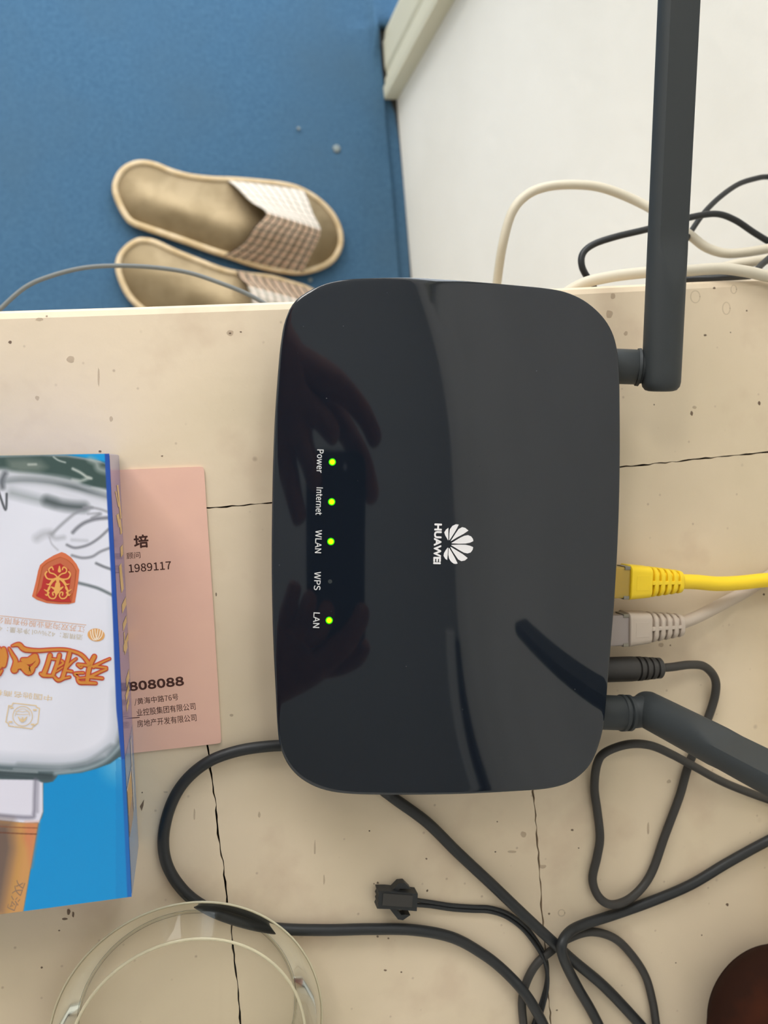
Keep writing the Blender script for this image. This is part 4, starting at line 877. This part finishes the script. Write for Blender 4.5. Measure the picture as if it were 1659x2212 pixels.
# ---------------------------------------------------------------- the phone that takes the picture, and the arms that hold it (seen in the gloss)
def CW(x, y, z): return Vector((RW @ np.array([x, y, z])).tolist())+Vector((0, 0, EYE))
ph = empty('mobile_phone', 'dark mobile phone held over the desk, seen only as a reflection in the router', 'phone')
def cprism(x0, x1, y0_, y1_, z0, z1, r, n=6):
    c = []
    for qx, qy, a0_ in ((x1-r, y1_-r, 0), (x0+r, y1_-r, 90), (x0+r, y0_+r, 180), (x1-r, y0_+r, 270)):
        for i in range(n): a = math.radians(a0_+90*i/(n-1)); c.append((qx+r*math.cos(a), qy+r*math.sin(a)))
    return loft([[CW(a, b_, z) for a, b_ in c] for z in (z0, z1)])
obj('case', *cprism(-.056, .011, -.128, .010, .0022, .0095, .010), M_phone, ph)
obj('screen', *cprism(-.053, .008, -.113, -.005, .0096, .0099, .001), M_lens, ph)
obj('flash', *cprism(-.014, -.010, -.002, .002, .0016, .0021, .0018), M_white, ph)
def arm(name, chain, fingers):
    """chain: (x,y,z,r) camera-space from elbow to palm; fingers: lists starting at the palm"""
    V, E, Rr = [], [], []
    def add(q): V.append(CW(*q[:3])); Rr.append(q[3]); return len(V)-1
    prev = None
    for q in chain:
        i = add(q)
        if prev is not None: E.append((prev, i))
        prev = i
    palm = prev
    for f in fingers:
        p_ = palm
        for q in f: i = add(q); E.append((p_, i)); p_ = i
    me = bpy.data.meshes.new(name); me.from_pydata([tuple(v) for v in V], E, []); o = bpy.data.objects.new(name, me); C.objects.link(o)
    s = o.modifiers.new('skin', 'SKIN'); me_s = me.skin_vertices
    if not me_s: 
        bm = bmesh.new(); bm.from_mesh(me); bm.verts.layers.skin.verify(); bm.to_mesh(me); bm.free()
    for sv, r in zip(me.skin_vertices[0].data, Rr): sv.radius = (r, r)
    me.skin_vertices[0].data[0].use_root = True
    sub = o.modifiers.new('sub', 'SUBSURF'); sub.levels = 2; sub.render_levels = 2
    dg = bpy.context.evaluated_depsgraph_get(); m2 = bpy.data.meshes.new_from_object(o.evaluated_get(dg)); bpy.data.objects.remove(o)
    m2.materials.clear(); m2.materials.append(M_skin)
    for p_ in m2.polygons: p_.use_smooth = True
    o = bpy.data.objects.new(name, m2); C.objects.link(o); return o
per = empty('person', 'person whose two bare hands hold the phone, one fingertip showing at the lower right', 'person')
a1 = arm('left_arm', [(-.36, .26, .05, .050), (-.25, .185, .03, .044), (-.155, .115, .016, .035), (-.115, .080, .012, .034), (-.080, .045, .014, .038)],
   [[(-.048, .054, -.002, .016), (-.014, .050, -.006, .0118), (.012, .034, -.001, .0105), (.026, .014, .004, .0092)],
    [(-.050, .038, -.006, .014), (-.030, .026, -.011, .0105), (-.018, .016, -.010, .0095)],
    [(-.060, .018, -.006, .014), (-.048, .000, -.011, .010), (-.042, -.016, -.010, .009)],
    [(-.078, .008, -.002, .013), (-.068, -.018, -.008, .0095), (-.060, -.036, -.007, .0085)],
    [(-.055, .050, .024, .016), (-.022, .034, .026, .0125), (.010, .004, .020, .0110), (.022, -.026, .012, .0100)]])
a2 = arm('right_arm', [(-.38, -.32, .05, .050), (-.26, -.265, .03, .044), (-.155, -.205, .012, .035), (-.118, -.178, .006, .034), (-.078, -.150, .008, .038)],
   [[(-.040, -.142, -.008, .016), (-.012, -.122, -.010, .0115), (.006, -.104, -.006, .0105), (.010, -.092, .000, .0092)],
    [(-.052, -.126, -.010, .014), (-.036, -.104, -.014, .0105), (-.028, -.088, -.010, .0095)],
    [(-.064, -.118, -.008, .013), (-.054, -.096, -.013, .0098), (-.048, -.080, -.009, .009)],
    [(-.080, -.112, -.004, .012), (-.072, -.090, -.009, .009), (-.066, -.074, -.007, .008)],
    [(-.055, -.160, .022, .016), (-.024, -.158, .026, .0125), (.000, -.146, .020, .0112), (.012, -.128, .014, .0100)]])
for a_ in (a1, a2): a_.parent = per

# ---------------------------------------------------------------- dark glazed jar, lower right corner
jc = P(1706, 2226, .016); prof = [(.0008, .0005), (.020, .0006), (.0235, .003), (.0278, .010), (.0288, .016), (.0280, .022), (.0255, .028), (.0215, .032), (.0205, .0345), (.0195, .0350), (.0185, .0345), (.0180, .030), (.0008, .0290)]
pv = catmull([(r, 0, z) for r, z in prof], 4)
M_jar = add_noise(mat('dark_brown_glaze', (44, 25, 18), .9, .08), 45, (64, 32, 20), .5, .75)
tag(obj('glazed_jar', *lathe([(max(p.x*1.1, .0006), DESK+p.z) for p in pv], jc.x, jc.y, 72), M_jar, smooth=True), 'dark reddish-brown round jar at the lower right corner of the desk', 'jar')
